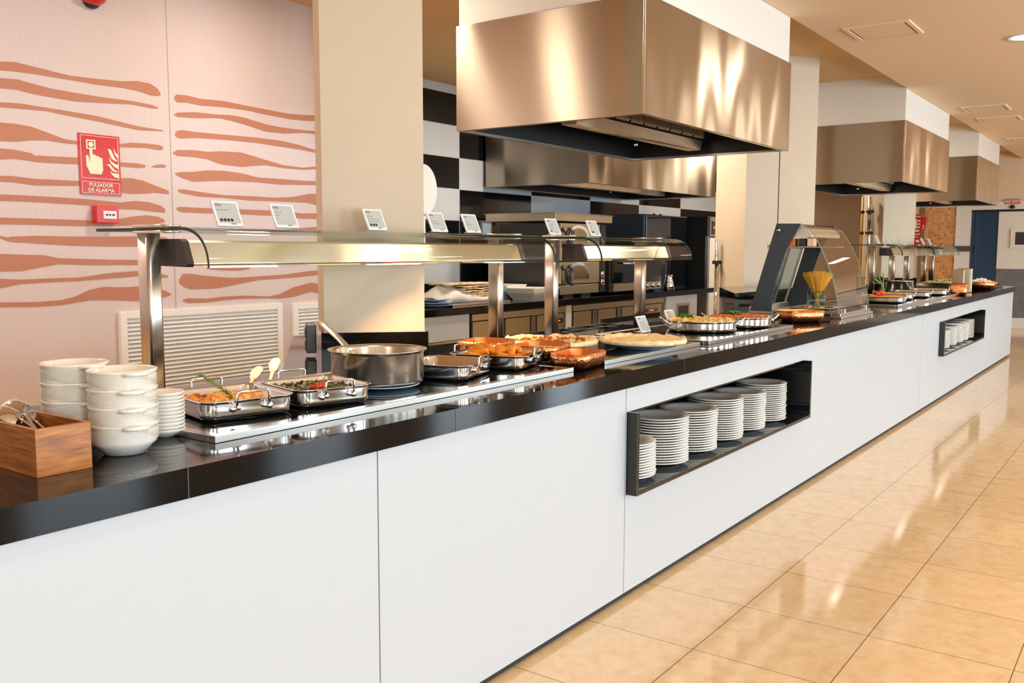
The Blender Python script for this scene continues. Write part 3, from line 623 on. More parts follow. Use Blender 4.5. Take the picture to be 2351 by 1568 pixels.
# ------------------------------------------------------------------ plates in the two niches
def plate_mesh(r=0.139):
    return MB().lathe([(0.0001, 0.004), (r*0.62, 0.004), (r*0.66, 0.006), (r*0.75, 0.0125), (r*0.985, 0.0175), (r, 0.0195), (r, 0.0215), (r*0.985, 0.0225), (r*0.74, 0.0165), (r*0.64, 0.0095), (0.0001, 0.0085)], 40, cap=False).mesh('plate', 'white_ceramic')
PM = plate_mesh(); PMS = MB().lathe([(0.0001, 0.004), (0.09, 0.005), (0.137, 0.0185), (0.139, 0.0205), (0.137, 0.0215), (0.09, 0.012), (0.0001, 0.0085)], 24, cap=False).mesh('plate_far', 'white_ceramic')
FM = None
def stack(me, x, y, z0, n, pitch, where, group):
    for k in range(n):
        o = bpy.data.objects.new('dinner_plate', me); COL.objects.link(o)
        o.location = (x+random.uniform(-1, 1)*0.0022+0.002*math.sin(k*0.5), y+random.uniform(-1, 1)*0.0022, z0+k*pitch); o.rotation_euler = (0, 0, random.uniform(0, 6))
        tag(o, 'white dinner plate, %s from the top, %s' % (ORD[n-1-k], where) if k < n-1 else 'white dinner plate topping the %s' % where, 'plate', group)
names6 = ['short leftmost stack, near niche', 'second stack, near niche', 'third stack, near niche', 'fourth stack, near niche', 'fifth stack, near niche', 'rightmost stack, near niche']
for (x, n), nm in zip(((3.31, 13), (3.625, 18), (3.94, 17), (4.26, 18), (4.57, 17), (4.885, 18)), names6):
    stack(PM, x, 0.125, 0.447, n, 0.0113 if n > 16 else 0.0112, nm, 'dinner plates in the near counter niche')
names5 = ['leftmost stack, far niche', 'second stack, far niche', 'third stack, far niche', 'fourth stack, far niche', 'rightmost stack, far niche']
for (x, n), nm in zip(((9.50, 17), (9.85, 18), (10.19, 19), (10.48, 19), (10.80, 19)), names5):
    stack(PMS, x, 0.135, 0.447, n, 0.0105, nm, 'dinner plates in the far counter niche')

# ------------------------------------------------------------------ glass sneeze guards with heat lamps
def profile_pts(y_back, y_bend, y_lip, zt=1.452, zl=1.328):
    pts = [(y_back, zt), (y_bend+0.02, zt)]
    n = 10
    for k in range(1, n+1):
        a = k/n; yy = y_bend+0.02-(y_bend+0.02-y_lip)*(math.sin(a*PI/2)**0.9)*0.98; zz = zt-(zt-zl)*(a**1.9)
        pts.append((yy, zz))
    return pts
def glass_shelf(t, x0, x1, y_back, y_bend, y_lip, xoff):
    P = profile_pts(y_back, y_bend, y_lip); th = 0.010; n = len(P)
    nrm = []
    for i in range(n):
        a = Vector(P[max(i-1, 0)]); b = Vector(P[min(i+1, n-1)]); d = (b-a).normalized(); nrm.append(Vector((-d.y, d.x)))
    inn = [(P[i][0]+nrm[i].x*th, P[i][1]+nrm[i].y*th) for i in range(n)]
    w = MB(); x0 -= xoff; x1 -= xoff
    vs = [(x0, y, z) for y, z in P]+[(x0, y, z) for y, z in inn]+[(x1, y, z) for y, z in P]+[(x1, y, z) for y, z in inn]
    w.add(vs, [(i, i+1, 2*n+i+1, 2*n+i) for i in range(n-1)]+[(n+i+1, n+i, 3*n+i, 3*n+i+1) for i in range(n-1)], 0, True)
    w.add(vs, [(i+1, i, n+i, n+i+1) for i in range(n-1)], 1)
    w.add(vs, [(2*n+i, 2*n+i+1, 3*n+i+1, 3*n+i) for i in range(n-1)]+[(0, 2*n, 3*n, n), (2*n-1, 4*n-1, 3*n-1, n-1)], 1)
    return w.obj('glass_shelf', ['glass', 'edge_green'], t)
def post(t, x, y=0.965):
    MB().rr([(0, 0.92), (0, 1.438)], 0.050, 0.066, 0.012, 6).obj('post', 'post', t, loc=(x, y, 0))
    w = MB(); w.rr([(0.001, 1.434), (0, 1.436), (0, 1.441)], 0.07, 0.20, 0.03, 6); w.rr([(0, 1.4525), (0, 1.458), (0.001, 1.460)], 0.07, 0.20, 0.03, 6)
    w.obj('glass_clamp', 'chrome', t, loc=(x, y-0.045, 0))
def heat_bar(t, x0, x1):
    prof = [(0.830, 1.412), (0.93, 1.412), (0.93, 1.335), (0.800, 1.332), (0.795, 1.338), (0.820, 1.405)]
    MB().prism_x(prof, x0+0.012, x1-0.012).obj('lamp_housing', 'lamp_steel', t, bevel=0.002)
    cap = [(0.828, 1.416), (0.934, 1.416), (0.934, 1.331), (0.795, 1.328), (0.79, 1.338), (0.816, 1.408)]
    for a, b, sgn in ((x0-0.012, x0+0.012, -1), (x1-0.012, x1+0.012, 1)):
        c = MB().prism_x(cap, a, b).obj('end_cap', 'dark_steel', t, bevel=0.001)
        w = MB(); xx = a-0.0015 if sgn < 0 else b
        for k in range(8): w.box(xx, xx+0.0015, 0.855, 0.915, 1.343+k*0.0085, 1.3465+k*0.0085)
        w.obj('vent_slots', 'black', c)
    n = max(2, int((x1-x0)/0.42))
    for k in range(n):
        xm = x0+(k+0.5)*(x1-x0)/n
        MB().box(xm-0.10, xm+0.10, 0.835, 0.905, 1.328, 1.334).obj('heat_bulb', 'heat_on', t)
def guard(x0, x1, posts, bars, label, glass_x, sides=None):
    t = thing('sneeze_guard', label, 'sneeze guard')
    for p in posts: post(t, p)
    for a, b in bars: heat_bar(t, a, b)
    glass_shelf(t, glass_x[0], glass_x[1], 1.26, 0.765, 0.645, 0)
    return t
guard(0, 0, (1.705, 3.555), ((1.735, 3.545),), 'long glass sneeze guard with heat lamp over the roasting pans', (1.70, 3.60))
guard(0, 0, (4.045, 5.035), ((4.11, 5.10),), 'shorter glass sneeze guard with heat lamp over the pizzas', (4.03, 5.09))
guard(0, 0, (10.37, 11.25), ((10.55, 11.62),), 'first of the two far sneeze guards, over the far steel pans', (10.36, 11.9))
guard(0, 0, (11.98, 12.92, 14.3-0.9), ((12.98, 13.3),), 'last sneeze guard at the far end of the counter', (11.98, 13.5))
for (a, b) in ((1.8, 3.5), (4.15, 5.05), (10.6, 11.6)):
    n = max(1, round((b-a)/0.6))
    for k in range(n): area('heat_lamp_light', (a+(k+0.5)*(b-a)/n, 0.86, 1.322), 0.45, 0.05, 3.8, (1.0, 0.62, 0.32), spread=1.7)

# electronic price tags on the glass
def price_tag(x, y, z, dots, lines, label, rz=0.0, s=1.0, tilt=0.42, group=None):
    t = thing('menu_tag', label, 'menu tag', (x, y, z), rz, group)
    Mx = Matrix.Rotation(-tilt, 4, 'X') @ Matrix.Scale(s, 4)
    MB().box(-0.054, 0.054, -0.004, 0.004, 0, 0.096, mat=Mx).obj('frame', 'white_plastic', t, bevel=0.0015)
    MB().box(-0.046, 0.046, -0.0048, -0.004, 0.012, 0.089, mat=Mx).obj('screen', 'tag_screen', t)
    w = MB()
    for k, hgt in enumerate((9, 7, 9, 8, 9, 6)): w.box(-0.043+k*0.0045, -0.0405+k*0.0045, -0.0053, -0.0048, 0.076, 0.076+hgt*0.001, mat=Mx)
    for j, ln in enumerate(lines):
        x0 = -0.041
        for q in range(int(ln/0.0105)):
            wd = random.uniform(0.006, 0.009); w.box(x0, x0+wd, -0.0053, -0.0048, 0.060-j*0.0115, 0.0625-j*0.0115, mat=Mx); x0 += 0.0105
    w.box(0.002, 0.024, -0.0053, -0.0048, 0.0075, 0.0105, mat=Mx)
    w.obj('printed_lines', 'grey_ink', t)
    if dots:
        w = MB()
        for k in range(dots):
            w.lathe([(0.0001, 0), (0.0058, 0), (0.0058, 0.0006)], 14, mat=Mx @ Matrix.Translation((-0.034+k*0.0145, -0.0049, 0.023)) @ Matrix.Rotation(PI/2, 4, 'X'))
        w.obj('allergen_dots', 'ink', t)
    MB().box(-0.02, 0.02, 0.004, 0.045, 0, 0.004).obj('foot', 'white_plastic', t)
    return t
GZ = 1.4625
price_tag(2.037, 0.985, GZ, 4, (0.06,), 'leftmost tag on the long glass guard, with four black dots')
price_tag(2.29, 0.985, GZ, 0, (0.04, 0.03, 0.02), 'second tag from the left on the long glass guard, no dots')
price_tag(2.768, 0.985, GZ, 3, (0.04, 0.07, 0.07), 'middle tag on the long guard with three dots, before the pillar')
price_tag(3.165, 0.985, GZ, 0, (0.02, 0.05, 0.06), 'wide tag on the long guard just right of the near pillar')
price_tag(3.41, 0.985, GZ, 0, (0.03, 0.04, 0.05), 'rightmost tag on the long glass guard')
price_tag(4.115, 0.985, GZ, 1, (0.06, 0.05, 0.05), 'left tag on the pizza guard, above its first post')
price_tag(4.535, 0.985, GZ, 2, (0.04, 0.03, 0.03), 'right tag on the pizza guard')
price_tag(4.46, 0.62, TZ, 0, (0.06, 0.06, 0.05), 'tag standing on the worktop left of the pasta casserole')
price_tag(5.03, 0.73, TZ, 0, (0.05, 0.06), 'tag standing on the worktop behind the pasta casserole')
for k, (x, lb) in enumerate(((10.72, 'tag at the left of the first far guard'), (11.22, 'larger tag in the middle of the first far guard'), (11.75, 'small tag at the right of the first far guard'), (12.98, 'left tag on the last far guard'), (13.40, 'right tag on the last far guard'))):
    price_tag(x, 0.985, GZ, 0, (0.05, 0.05), lb)

# ================================================================== tableware at the near end
def bowl_parts(t, kz=0, rot=0):
    r = 0.0755
    prof = [(0.0001, 0.0), (0.030, 0.0), (0.046, 0.003), (0.062, 0.022), (0.0695, 0.028), (0.0715, 0.034), (0.0725, 0.066), (r, 0.069), (r, 0.0725), (0.0725, 0.074), (0.068, 0.070), (0.066, 0.03), (0.045, 0.010), (0.0001, 0.008)]
    w = MB().lathe(prof, 48, cap=False)
    for k in range(9):      # raised wave relief round the wall
        z0 = 0.036+k*0.0032; pts = []
        for j in range(49):
            a = PI+2*PI*j/48; rr_ = 0.0727; pts.append((rr_*math.cos(a), rr_*math.sin(a), min(0.0645, z0+0.0035*math.sin(3*a+k*0.35))))
        w.tube(pts, 0.0008, 4)
    o = w.obj('bowl_body', 'cream_ceramic', t)
    for sg in (1, -1):
        h = MB()
        n = 12; vs = []
        for k in range(n+1):
            a = -0.42+0.84*k/n; rr_ = r+0.019*max(0.0, math.cos(a/0.42*PI/2))**0.6
            vs += [((r-0.004)*math.cos(a)*sg, (r-0.004)*math.sin(a)*sg, 0.0725), (rr_*math.cos(a)*sg, rr_*math.sin(a)*sg, 0.0720), (rr_*math.cos(a)*sg, rr_*math.sin(a)*sg, 0.0655), ((r-0.004)*math.cos(a)*sg, (r-0.004)*math.sin(a)*sg, 0.060)]
        h.add(vs, [(4*i+a, 4*i+(a+1) % 4, 4*i+4+(a+1) % 4, 4*i+4+a) for i in range(n) for a in range(4)], 0, True)
        h.obj('rim_grip', 'cream_ceramic', t)
b0 = thing('soup_bowl', 'cream lug-handled soup bowl, bottom one of the front stack', 'bowl', (1.152, 0.227, 0.92), 0, 'cream soup bowls stacked by the wooden box'); bowl_parts(b0)
kids = children(b0)
b0.rotation_euler = (0, 0, R_(-100))
for k, nm in ((1, 'second from the bottom in the front stack'), (2, 'just below the top of the front stack'), (3, 'top of the front stack')):
    dup(b0, (1.152+random.uniform(-.001, .001), 0.227, 0.92+k*0.0405), R_(-104+random.uniform(-9, 9)), 'cream lug-handled soup bowl, '+nm, kids=kids)
for k, nm in enumerate(('bottom one of the rear stack', 'second from the bottom in the rear stack', 'just below the top of the rear stack', 'top of the rear stack')):
    dup(b0, (1.128, 0.385, 0.92+k*0.0425), R_(-92+random.uniform(-8, 8)), 'cream lug-handled soup bowl, '+nm+', behind the wooden box', kids=kids)
SM = MB().lathe([(0.0001, 0.0), (0.024, 0.0), (0.030, 0.004), (0.0485, 0.015), (0.0505, 0.019), (0.050, 0.0215), (0.047, 0.020), (0.030, 0.009), (0.0001, 0.006)], 36, cap=False).mesh('small_dish', 'cream_ceramic')
for k in range(11):
    o = bpy.data.objects.new('small_dish', SM); COL.objects.link(o); o.location = (1.318+random.uniform(-.0012, .0012), 0.325+random.uniform(-.0012, .0012), 0.92+k*0.0092)
    tag(o, 'small cream dish, %s from the top of the stack beside the bowls' % ORD[10-k] if k < 10 else 'small cream dish on top of the stack beside the bowls', 'dish', 'small cream dishes stacked beside the soup bowls')
# wooden cutlery box with spoons
t = thing('cutlery_box', 'open wooden cutlery box at the near left corner of the worktop', 'box', (0.914, 0.153, 0.92))
bw, bd, bh, th = 0.118, 0.30, 0.100, 0.009
MB().box(0, bw, 0, th, 0, bh).obj('front_board', 'wood', t, bevel=0.001); MB().box(0, bw, bd-th, bd, 0, bh).obj('back_board', 'wood', t, bevel=0.001)
for x in (0, bw-th): MB().box(x, x+th, th, bd-th, 0, bh).obj('side_board', 'wood', t, bevel=0.001)
MB().box(th, bw-th, th, bd-th, 0, 0.006).obj('base_board', 'wood', t)
def spoon(loc, rz, tx, label, L=0.19):
    t = thing('serving_spoon', label, 'spoon', loc); t.rotation_euler = (tx, 0, rz)
    w = MB(); n = 14; m = 8; vs = []; fs = []
    for i in range(m+1):
        v = i/m; ww = 0.026*math.sin(PI*min(1, max(0.0, v*0.94+0.03)))**0.62
        for j in range(n+1):
            u = -1+2*j/n; vs.append((u*ww*1.15, -0.040+0.090*v, 0.014-0.012*(u*u)-0.010*((2*v-1)**2)))
    for i in range(m):
        for j in range(n): fs.append((i*(n+1)+j, i*(n+1)+j+1, (i+1)*(n+1)+j+1, (i+1)*(n+1)+j))
    k = len(vs); vs2 = vs+[(x, y, z-0.0016) for x, y, z in vs]; w.add(vs2, fs+[tuple(k+q for q in reversed(f)) for f in fs], 0, True)
    w.obj('bowl', 'chrome', t)
    MB().tube([(0, -0.034, 0.004), (0, -0.06, 0.006), (0, -0.12, 0.002), (0, -L, -0.004)], [0.0035, 0.003, 0.0032, 0.0045], 8).obj('handle', 'chrome', t)
spoon((0.957, 0.352, 1.024), R_(4), R_(14), 'large steel spoon at the left edge of the wooden box')
spoon((0.992, 0.385, 1.030), R_(-10), R_(14), 'upper steel spoon nested in the wooden box', 0.17)
spoon((1.000, 0.365, 1.012), R_(-4), R_(12), 'lower steel spoon nested under another in the wooden box', 0.17)
def fork(loc, rz, label):
    t = thing('serving_fork', label, 'fork', loc, rz); t.rotation_euler = (R_(-6), 0, rz)
    MB().tube([(0, 0.0, 0), (0, 0.10, 0.003), (0, 0.15, 0.0)], 0.0032, 6).obj('handle', 'chrome', t)
    w = MB()
    for x in (-0.009, -0.003, 0.003, 0.009): w.tube([(x*0.5, 0.0, 0), (x, -0.012, 0.002), (x, -0.05, -0.003)], 0.0013, 6)
    w.box(-0.010, 0.010, -0.014, 0.0, -0.001, 0.002); w.obj('tines', 'chrome', t)
fork((0.978, 0.255, 0.970), R_(6), 'steel fork lying lowest in the wooden box, tines towards the counter edge')

# ================================================================== hot food
def roast_pan(loc, w_, d_, rz, label, h=0.050, hy=True):
    t = thing('roasting_pan', label, 'roasting pan', loc, rz)
    o = MB()
    o.rr([(0.022, 0.0), (0.010, 0.0025), (0.0035, 0.009), (0.0025, 0.015), (0.0023, 0.018), (0.0020, h-0.007), (0.0018, h-0.004), (0.0, h-0.001), (-0.006, h+0.001), (-0.006, h+0.0025), (0.002, h+0.003), (0.006, h-0.004), (0.009, 0.012), (0.022, 0.004)], w_, d_, 0.04, 6, cap=False)
    o.rr([(0.022, 0.0), (0.022, 0.0005)], w_, d_, 0.04, 6); o.rr([(0.022, 0.003), (0.022, 0.004)], w_, d_, 0.04, 6)
    o.obj('pan_body', 'pan', t)
    for sg in (-1, 1):
        y = sg*(d_/2+0.004); hw = 0.045; g = MB()
        g.tube([(-hw, y, h-0.016), (-hw, y+sg*0.010, h-0.008), (-hw, y+sg*0.010, h+0.020), (-hw+0.006, y+sg*0.010, h+0.025), (hw-0.006, y+sg*0.010, h+0.025), (hw, y+sg*0.010, h+0.020), (hw, y+sg*0.010, h-0.008), (hw, y, h-0.016)], 0.0035, 8)
        hd = g.obj('handle', 'chrome', t)
        for sx in (-1, 1):
            r = MB(); r.ball((sx*(hw+0.006), y-sg*0.0015, h-0.020), 0.010, 10, sy=0.6); r.ball((sx*(hw-0.008), y-sg*0.0015, h-0.018), 0.008, 10, sy=0.6)
            r.ball((sx*hw, y-sg*0.009, h-0.018), 0.006, 8, sy=1.2); r.obj('rivet', 'chrome', hd)
    return t
def food_slab(name, label, cat, loc, w_, d_, rz, mat, z=0.03, amp=0.006, kind=None, round_=False, parent=None, n=34, freq=38):
    from mathutils import noise as mn
    m = MB(); vs = []; fs = []
    sd = random.uniform(0, 50)
    for i in range(n+1):
        for j in range(n+1):
            u, v = -1+2*i/n, -1+2*j/n
            if round_:
                k = max(abs(u), abs(v)); l = math.hypot(u, v) or 1; u2_, v2_ = u/l*k, v/l*k
            else:
                q = 0.82; u2_, v2_ = u*(1-0.05*abs(v)**6), v*(1-0.05*abs(u)**6)
            x, y = u2_*w_/2, v2_*d_/2; e = max(abs(u), abs(v))
            h = z+amp*(mn.noise(Vector((x*freq+sd, y*freq, 0)))+0.6*mn.noise(Vector((x*freq*2.7, y*freq*2.7+sd, 3))))-0.006*max(0, e-0.85)/0.15
            vs.append((x, y, h))
    for i in range(n):
        for j in range(n): fs.append((i*(n+1)+j, (i+1)*(n+1)+j, (i+1)*(n+1)+j+1, i*(n+1)+j+1))
    m.add(vs, fs, 0, True)
    k = len(vs); ring_ = [i*(n+1) for i in range(n+1)]+[n*(n+1)+j for j in range(1, n+1)]+[i*(n+1)+n for i in range(n-1, -1, -1)]+[j for j in range(n-1, 0, -1)]
    m.add([vs[i] for i in ring_]+[(vs[i][0]*0.93, vs[i][1]*0.93, 0.004) for i in ring_], [(a, (a+1) % len(ring_), len(ring_)+(a+1) % len(ring_), len(ring_)+a) for a in range(len(ring_))]+[tuple(range(2*len(ring_)-1, len(ring_)-1, -1))], 0, True)
    o = m.obj(name, mat, parent, loc, rz)
    if label: tag(o, label, cat, None, kind)
    return o
A1 = R_(-14)
roast_pan((1.576, 0.408, TZ), 0.262, 0.285, A1, 'steel roasting pan of orange gratin, nearest to the stacked bowls')
food_slab('baked_gratin', 'orange baked cheese gratin in the nearest roasting pan', 'gratin', (1.576, 0.408, TZ+0.001), 0.236, 0.259, A1, 'gratin', 0.036, 0.010)
roast_pan((1.848, 0.362, TZ), 0.242, 0.270, A1, 'steel roasting pan of dark spinach, left of the large saucepan')
food_slab('spinach_dish', 'dark green wilted spinach filling the second roasting pan', 'spinach', (1.848, 0.362, TZ+0.001), 0.216, 0.244, A1, 'spinach', 0.038, 0.012, 'stuff', freq=60)
# rosemary sprig on the gratin
t = thing('rosemary_sprig', 'green rosemary sprig standing up out of the orange gratin', 'herb sprig', (1.585, 0.40, TZ+0.034))
pts = [(0, 0, 0), (-0.012, 0.02, 0.02), (-0.032, 0.045, 0.046), (-0.06, 0.07, 0.068)]
MB().tube(pts, 0.0016, 6).obj('stem', 'rosemary', t)
w = MB()
for k in range(90):
    q = k/90*2.97; i = int(q); f_ = q-i; p = Vector(pts[i]).lerp(Vector(pts[min(i+1, 3)]), f_); d = (Vector(pts[min(i+1, 3)])-Vector(pts[i])).normalized()
    a = random.uniform(0, 6.28); s1 = d.orthogonal().normalized(); s2 = d.cross(s1); o_ = (s1*math.cos(a)+s2*math.sin(a)); L = random.uniform(0.010, 0.018)
    w.tube([p, p+o_*L*0.55+d*L*0.8], [0.0012, 0.0004], 4)
w.obj('needles', 'rosemary', t)
t = thing('chilli_garnish', 'red pepper flower garnish in the middle of the spinach', 'garnish', (1.842, 0.335, TZ+0.038))
w = MB()
for k in range(16):
    a = k*2.4; r_ = 0.006+0.0012*k; w.ball((r_*math.cos(a), r_*math.sin(a), 0.010-0.0006*k), 0.011, 8, sx=0.9, sy=0.5, sz=0.8)
w.obj('petals', 'flower', t)
w = MB()
for k in range(5):
    a = k*1.3; w.tube([(0, 0, 0.005), (0.02*math.cos(a), 0.02*math.sin(a), 0.024), (0.04*math.cos(a), 0.04*math.sin(a), 0.008)], 0.0012, 5)
w.obj('tendrils', 'rosemary', t)
# cream spoons leaning behind the pans
def spatula(x, y, z, lean, rz, label):
    t = thing('serving_spatula', label, 'spatula', (x, y, z)); t.rotation_euler = (lean, 0, rz)
    w = MB(); poly = [(0.020*math.cos(a)*(1.0 if math.sin(a) > 0 else 0.8), 0.045*math.sin(a)) for a in [k*PI/10 for k in range(20)]]
    w.prism(poly, 0, 0.004); w.obj('blade', 'wood_pale', t); MB().tube([(0, -0.03, 0.002), (0, -0.16, 0.004)], [0.007, 0.005], 8).obj('handle', 'wood_pale', t)
spatula(2.06, 0.80, 0.985, R_(28), R_(-50), 'larger pale spatula blade sticking up behind the spinach pan')
spatula(1.95, 0.76, 0.972, R_(24), R_(-56), 'smaller pale spatula blade sticking up behind the gratin pan')
# large saucepan on a plate
PX, PY = 2.172, 0.418
o = MB().lathe([(0.0001, 0), (0.07, 0), (0.075, 0.002), (0.122, 0.009), (0.124, 0.012), (0.118, 0.012), (0.07, 0.005), (0.0001, 0.004)], 48, cap=False).obj('saucer_plate', 'blue_plate', None, (PX-0.012, PY-0.03, TZ)); tag(o, 'pale blue-white plate under the large saucepan', 'plate')
t = thing('saucepan', 'large brushed steel saucepan with long handle by the near pillar', 'saucepan', (PX, PY, TZ+0.013))
MB().lathe([(0.0001, 0.0), (0.138, 0.0), (0.148, 0.004), (0.151, 0.012), (0.151, 0.098), (0.155, 0.104), (0.162, 0.107), (0.163, 0.109), (0.160, 0.1095), (0.153, 0.106), (0.1485, 0.099), (0.1485, 0.014), (0.137, 0.004), (0.0001, 0.003)], 64, cap=False).obj('pot_body', 'pot', t)
w = MB()
hp = [(0.036, 0.146, 0.078), (0.042, 0.17, 0.086), (0.060, 0.24, 0.120), (0.088, 0.345, 0.162), (0.098, 0.385, 0.172)]
n = len(hp); ring_ = []
for i, p in enumerate(hp):
    wd = (0.024, 0.020, 0.017, 0.019, 0.015)[i]; hh = (0.008, 0.008, 0.009, 0.009, 0.006)[i]
    for k in range(10):
        a = 2*PI*k/10; ring_.append((p[0]+wd*math.cos(a), p[1]+0.25*wd*math.cos(a), p[2]+hh*math.sin(a)))
w.add(ring_, [(i*10+k, i*10+(k+1) % 10, (i+1)*10+(k+1) % 10, (i+1)*10+k) for i in range(n-1) for k in range(10)]+[tuple(range(9, -1, -1)), tuple((n-1)*10+k for k in range(10))], 0, True)
hd = w.obj('handle', 'pot', t); MB().box(0.014, 0.060, 0.140, 0.156, 0.055, 0.092).obj('bracket', 'chrome', hd, bevel=0.004)
o = MB().lathe([(0.0001, 0.0), (0.132, 0.0), (0.147, 0.012), (0.147, 0.052), (0.0001, 0.052)], 48, cap=False).obj('soup', 'stew', None, (PX, PY, TZ+0.0165)); tag(o, 'creamy soup inside the large saucepan', 'soup')
# pan with copper-toned interior and the wedge pan
A3 = R_(16)
roast_pan((2.495, 0.395, TZ), 0.27, 0.26, A3, 'nearly empty steel roasting pan right of the saucepan')
food_slab('pan_leftovers', 'thin layer of orange sauce in the nearly empty pan', 'sauce', (2.495, 0.395, TZ+0.001), 0.246, 0.236, A3, 'stew', 0.012, 0.003)
roast_pan((2.845, 0.425, TZ), 0.29, 0.30, A3, 'steel roasting pan heaped with golden potato wedges')
WM = []
for k in range(6):
    w = MB(); L = random.uniform(0.036, 0.050); pts = []; rad = []
    for i in range(7):
        v = i/6; pts.append((-L+2*L*v, 0.006*math.sin(v*PI), 0.004*math.sin(v*PI*1.3+k))); rad.append(0.0145*max(0.15, math.sin(PI*(0.08+0.84*v)))**0.6)
    w.tube(pts, rad, 8); WM.append(w.mesh('wedge', 'wedge'))
ca, sa = math.cos(A3), math.sin(A3)
for k in range(64):
    lx = random.uniform(-0.115, 0.115); ly = random.uniform(-0.12, 0.12)
    if k < 30: zz = 0.016
    elif k < 50: zz = 0.036; lx *= 0.85; ly *= 0.85
    else: zz = 0.056; lx *= 0.65; ly *= 0.65
    o = bpy.data.objects.new('potato_wedge', WM[k % 6]); COL.objects.link(o)
    o.location = (2.845+lx*ca-ly*sa, 0.425+lx*sa+ly*ca, TZ+zz+random.uniform(-0.003, 0.004)); o.rotation_euler = (random.uniform(-.35, .35), random.uniform(-.3, .3), random.uniform(0, 6.28))
    tag(o, 'golden fried potato wedge heaped in the steel pan right of the saucepan', 'potato wedge', 'golden potato wedges in the steel pan')
# hammered copper dishes
def copper_dish(loc, w_, d_, rz, label, h=0.062, rad=0.05, inside=True):
    t = thing('copper_dish', label, 'copper dish', loc, rz)
    o = MB().rr([(0.040, 0.0), (0.022, 0.004), (0.008, 0.018), (0.001, 0.040), (0.0, h), (0.003, h+0.001)], w_, d_, rad, 8, cap=False); o.rr([(0.040, 0), (0.040, 0.001)], w_, d_, rad, 8); o.obj('outer_shell', 'copper', t)
    o = MB().rr([(0.003, h+0.001), (0.004, h-0.002), (0.006, 0.040), (0.013, 0.020), (0.028, 0.007), (0.042, 0.005)], w_, d_, rad, 8, cap=False); o.rr([(0.041, 0.005), (0.041, 0.0055)], w_, d_, rad, 8); o.obj('lining', 'copper_in', t); return t
copper_dish((3.085, 0.205, 0.92), 0.25, 0.165, R_(7), 'empty hammered copper dish at the front, between the warming plates')
copper_dish((3.135, 0.415, 0.935), 0.235, 0.20, R_(12), 'hammered copper dish of grated cheese behind the front copper dish')
o = food_slab('grated_cheese', 'pale grated cheese in the second hammered copper dish', 'cheese', (3.135, 0.415, 0.936), 0.20, 0.165, R_(12), 'grated', 0.042, 0.008, 'stuff', freq=120)
copper_dish((3.08, 0.66, 0.94), 0.23, 0.20, R_(12), 'hammered copper dish at the back, beyond the potato wedges')
food_slab('red_sauce', 'orange sauce in the rearmost of the copper dishes', 'sauce', (3.08, 0.66, 0.94), 0.20, 0.165, R_(12), 'tomato', 0.035, 0.003)
# pizzas on plates
def big_plate(loc, r, label):
    o = MB().lathe([(0.0001, 0), (r*0.62, 0), (r*0.66, 0.006), (r*0.80, 0.012), (r*0.82, 0.0125), (r*0.98, 0.022), (r, 0.025), (r*0.985, 0.026), (r*0.68, 0.014), (r*0.64, 0.011), (0.0001, 0.011)], 56, cap=False).obj('pizza_plate', 'blue_plate', None, loc); tag(o, label, 'plate')
def pizza(loc, r, label, seed, tops):
    from mathutils import noise as mn
    t = thing('pizza', label, 'pizza', loc)
    n = 72; rings = [(0.0001, 0.006), (0.55, 0.007), (0.84, 0.0075), (0.885, 0.017), (0.93, 0.026), (0.975, 0.022), (1.0, 0.012), (0.985, 0.002), (0.9, 0.0), (0.0001, 0.0)]
    vs = []
    for rr_, z in rings:
        for k in range(n):
            a = 2*PI*k/n; q = 1+0.035*mn.noise(Vector((math.cos(a)*3+seed, math.sin(a)*3, 0))); hz = 1+0.45*mn.noise(Vector((math.cos(a)*7, math.sin(a)*7+seed, rr_*5)))
            vs.append((r*rr_*q*math.cos(a), r*rr_*q*math.sin(a), z*hz if rr_ > 0.86 else z))
    MB().add(vs, [(i*n+k, i*n+(k+1) % n, (i+1)*n+(k+1) % n, (i+1)*n+k) for i in range(len(rings)-1) for k in range(n)], 0, True).obj('crust', 'crust', t)
    vs = [(0, 0, 0.0135)]; nn = 48; fs = []
    for i in range(1, 9):
        for k in range(nn):
            a = 2*PI*k/nn; rr_ = r*0.885*i/8; vs.append((rr_*math.cos(a), rr_*math.sin(a), 0.0125+0.004*mn.noise(Vector((rr_*math.cos(a)*30+seed, rr_*math.sin(a)*30, 0)))))
    fs = [(0, 1+k, 1+(k+1) % nn) for k in range(nn)]+[(1+(i-1)*nn+k, 1+i*nn+k, 1+i*nn+(k+1) % nn, 1+(i-1)*nn+(k+1) % nn) for i in range(1, 8) for k in range(nn)]
    MB().add(vs, fs, 0, True).obj('cheese_layer', 'cheese', t)
    if tops:
        w = MB()
        for k in range(tops):
            a = random.uniform(0, 6.28); q = r*0.78*math.sqrt(random.random()); w.ball((q*math.cos(a), q*math.sin(a), 0.017), random.uniform(0.006, 0.014), 7, sz=0.5, jit=0.25)
        w.obj('topping', 'topping', t)
big_plate((3.485, 0.60, 0.938), 0.19, 'round pale plate under the rear pizza'); pizza((3.485, 0.60, 0.958), 0.218, 'pizza with browned toppings behind the copper dishes', 3, 60)
big_plate((3.76, 0.275, 0.938), 0.19, 'round pale plate under the front cheese pizza'); pizza((3.76, 0.275, 0.960), 0.202, 'plain puffy cheese pizza nearest the counter edge', 11, 0)
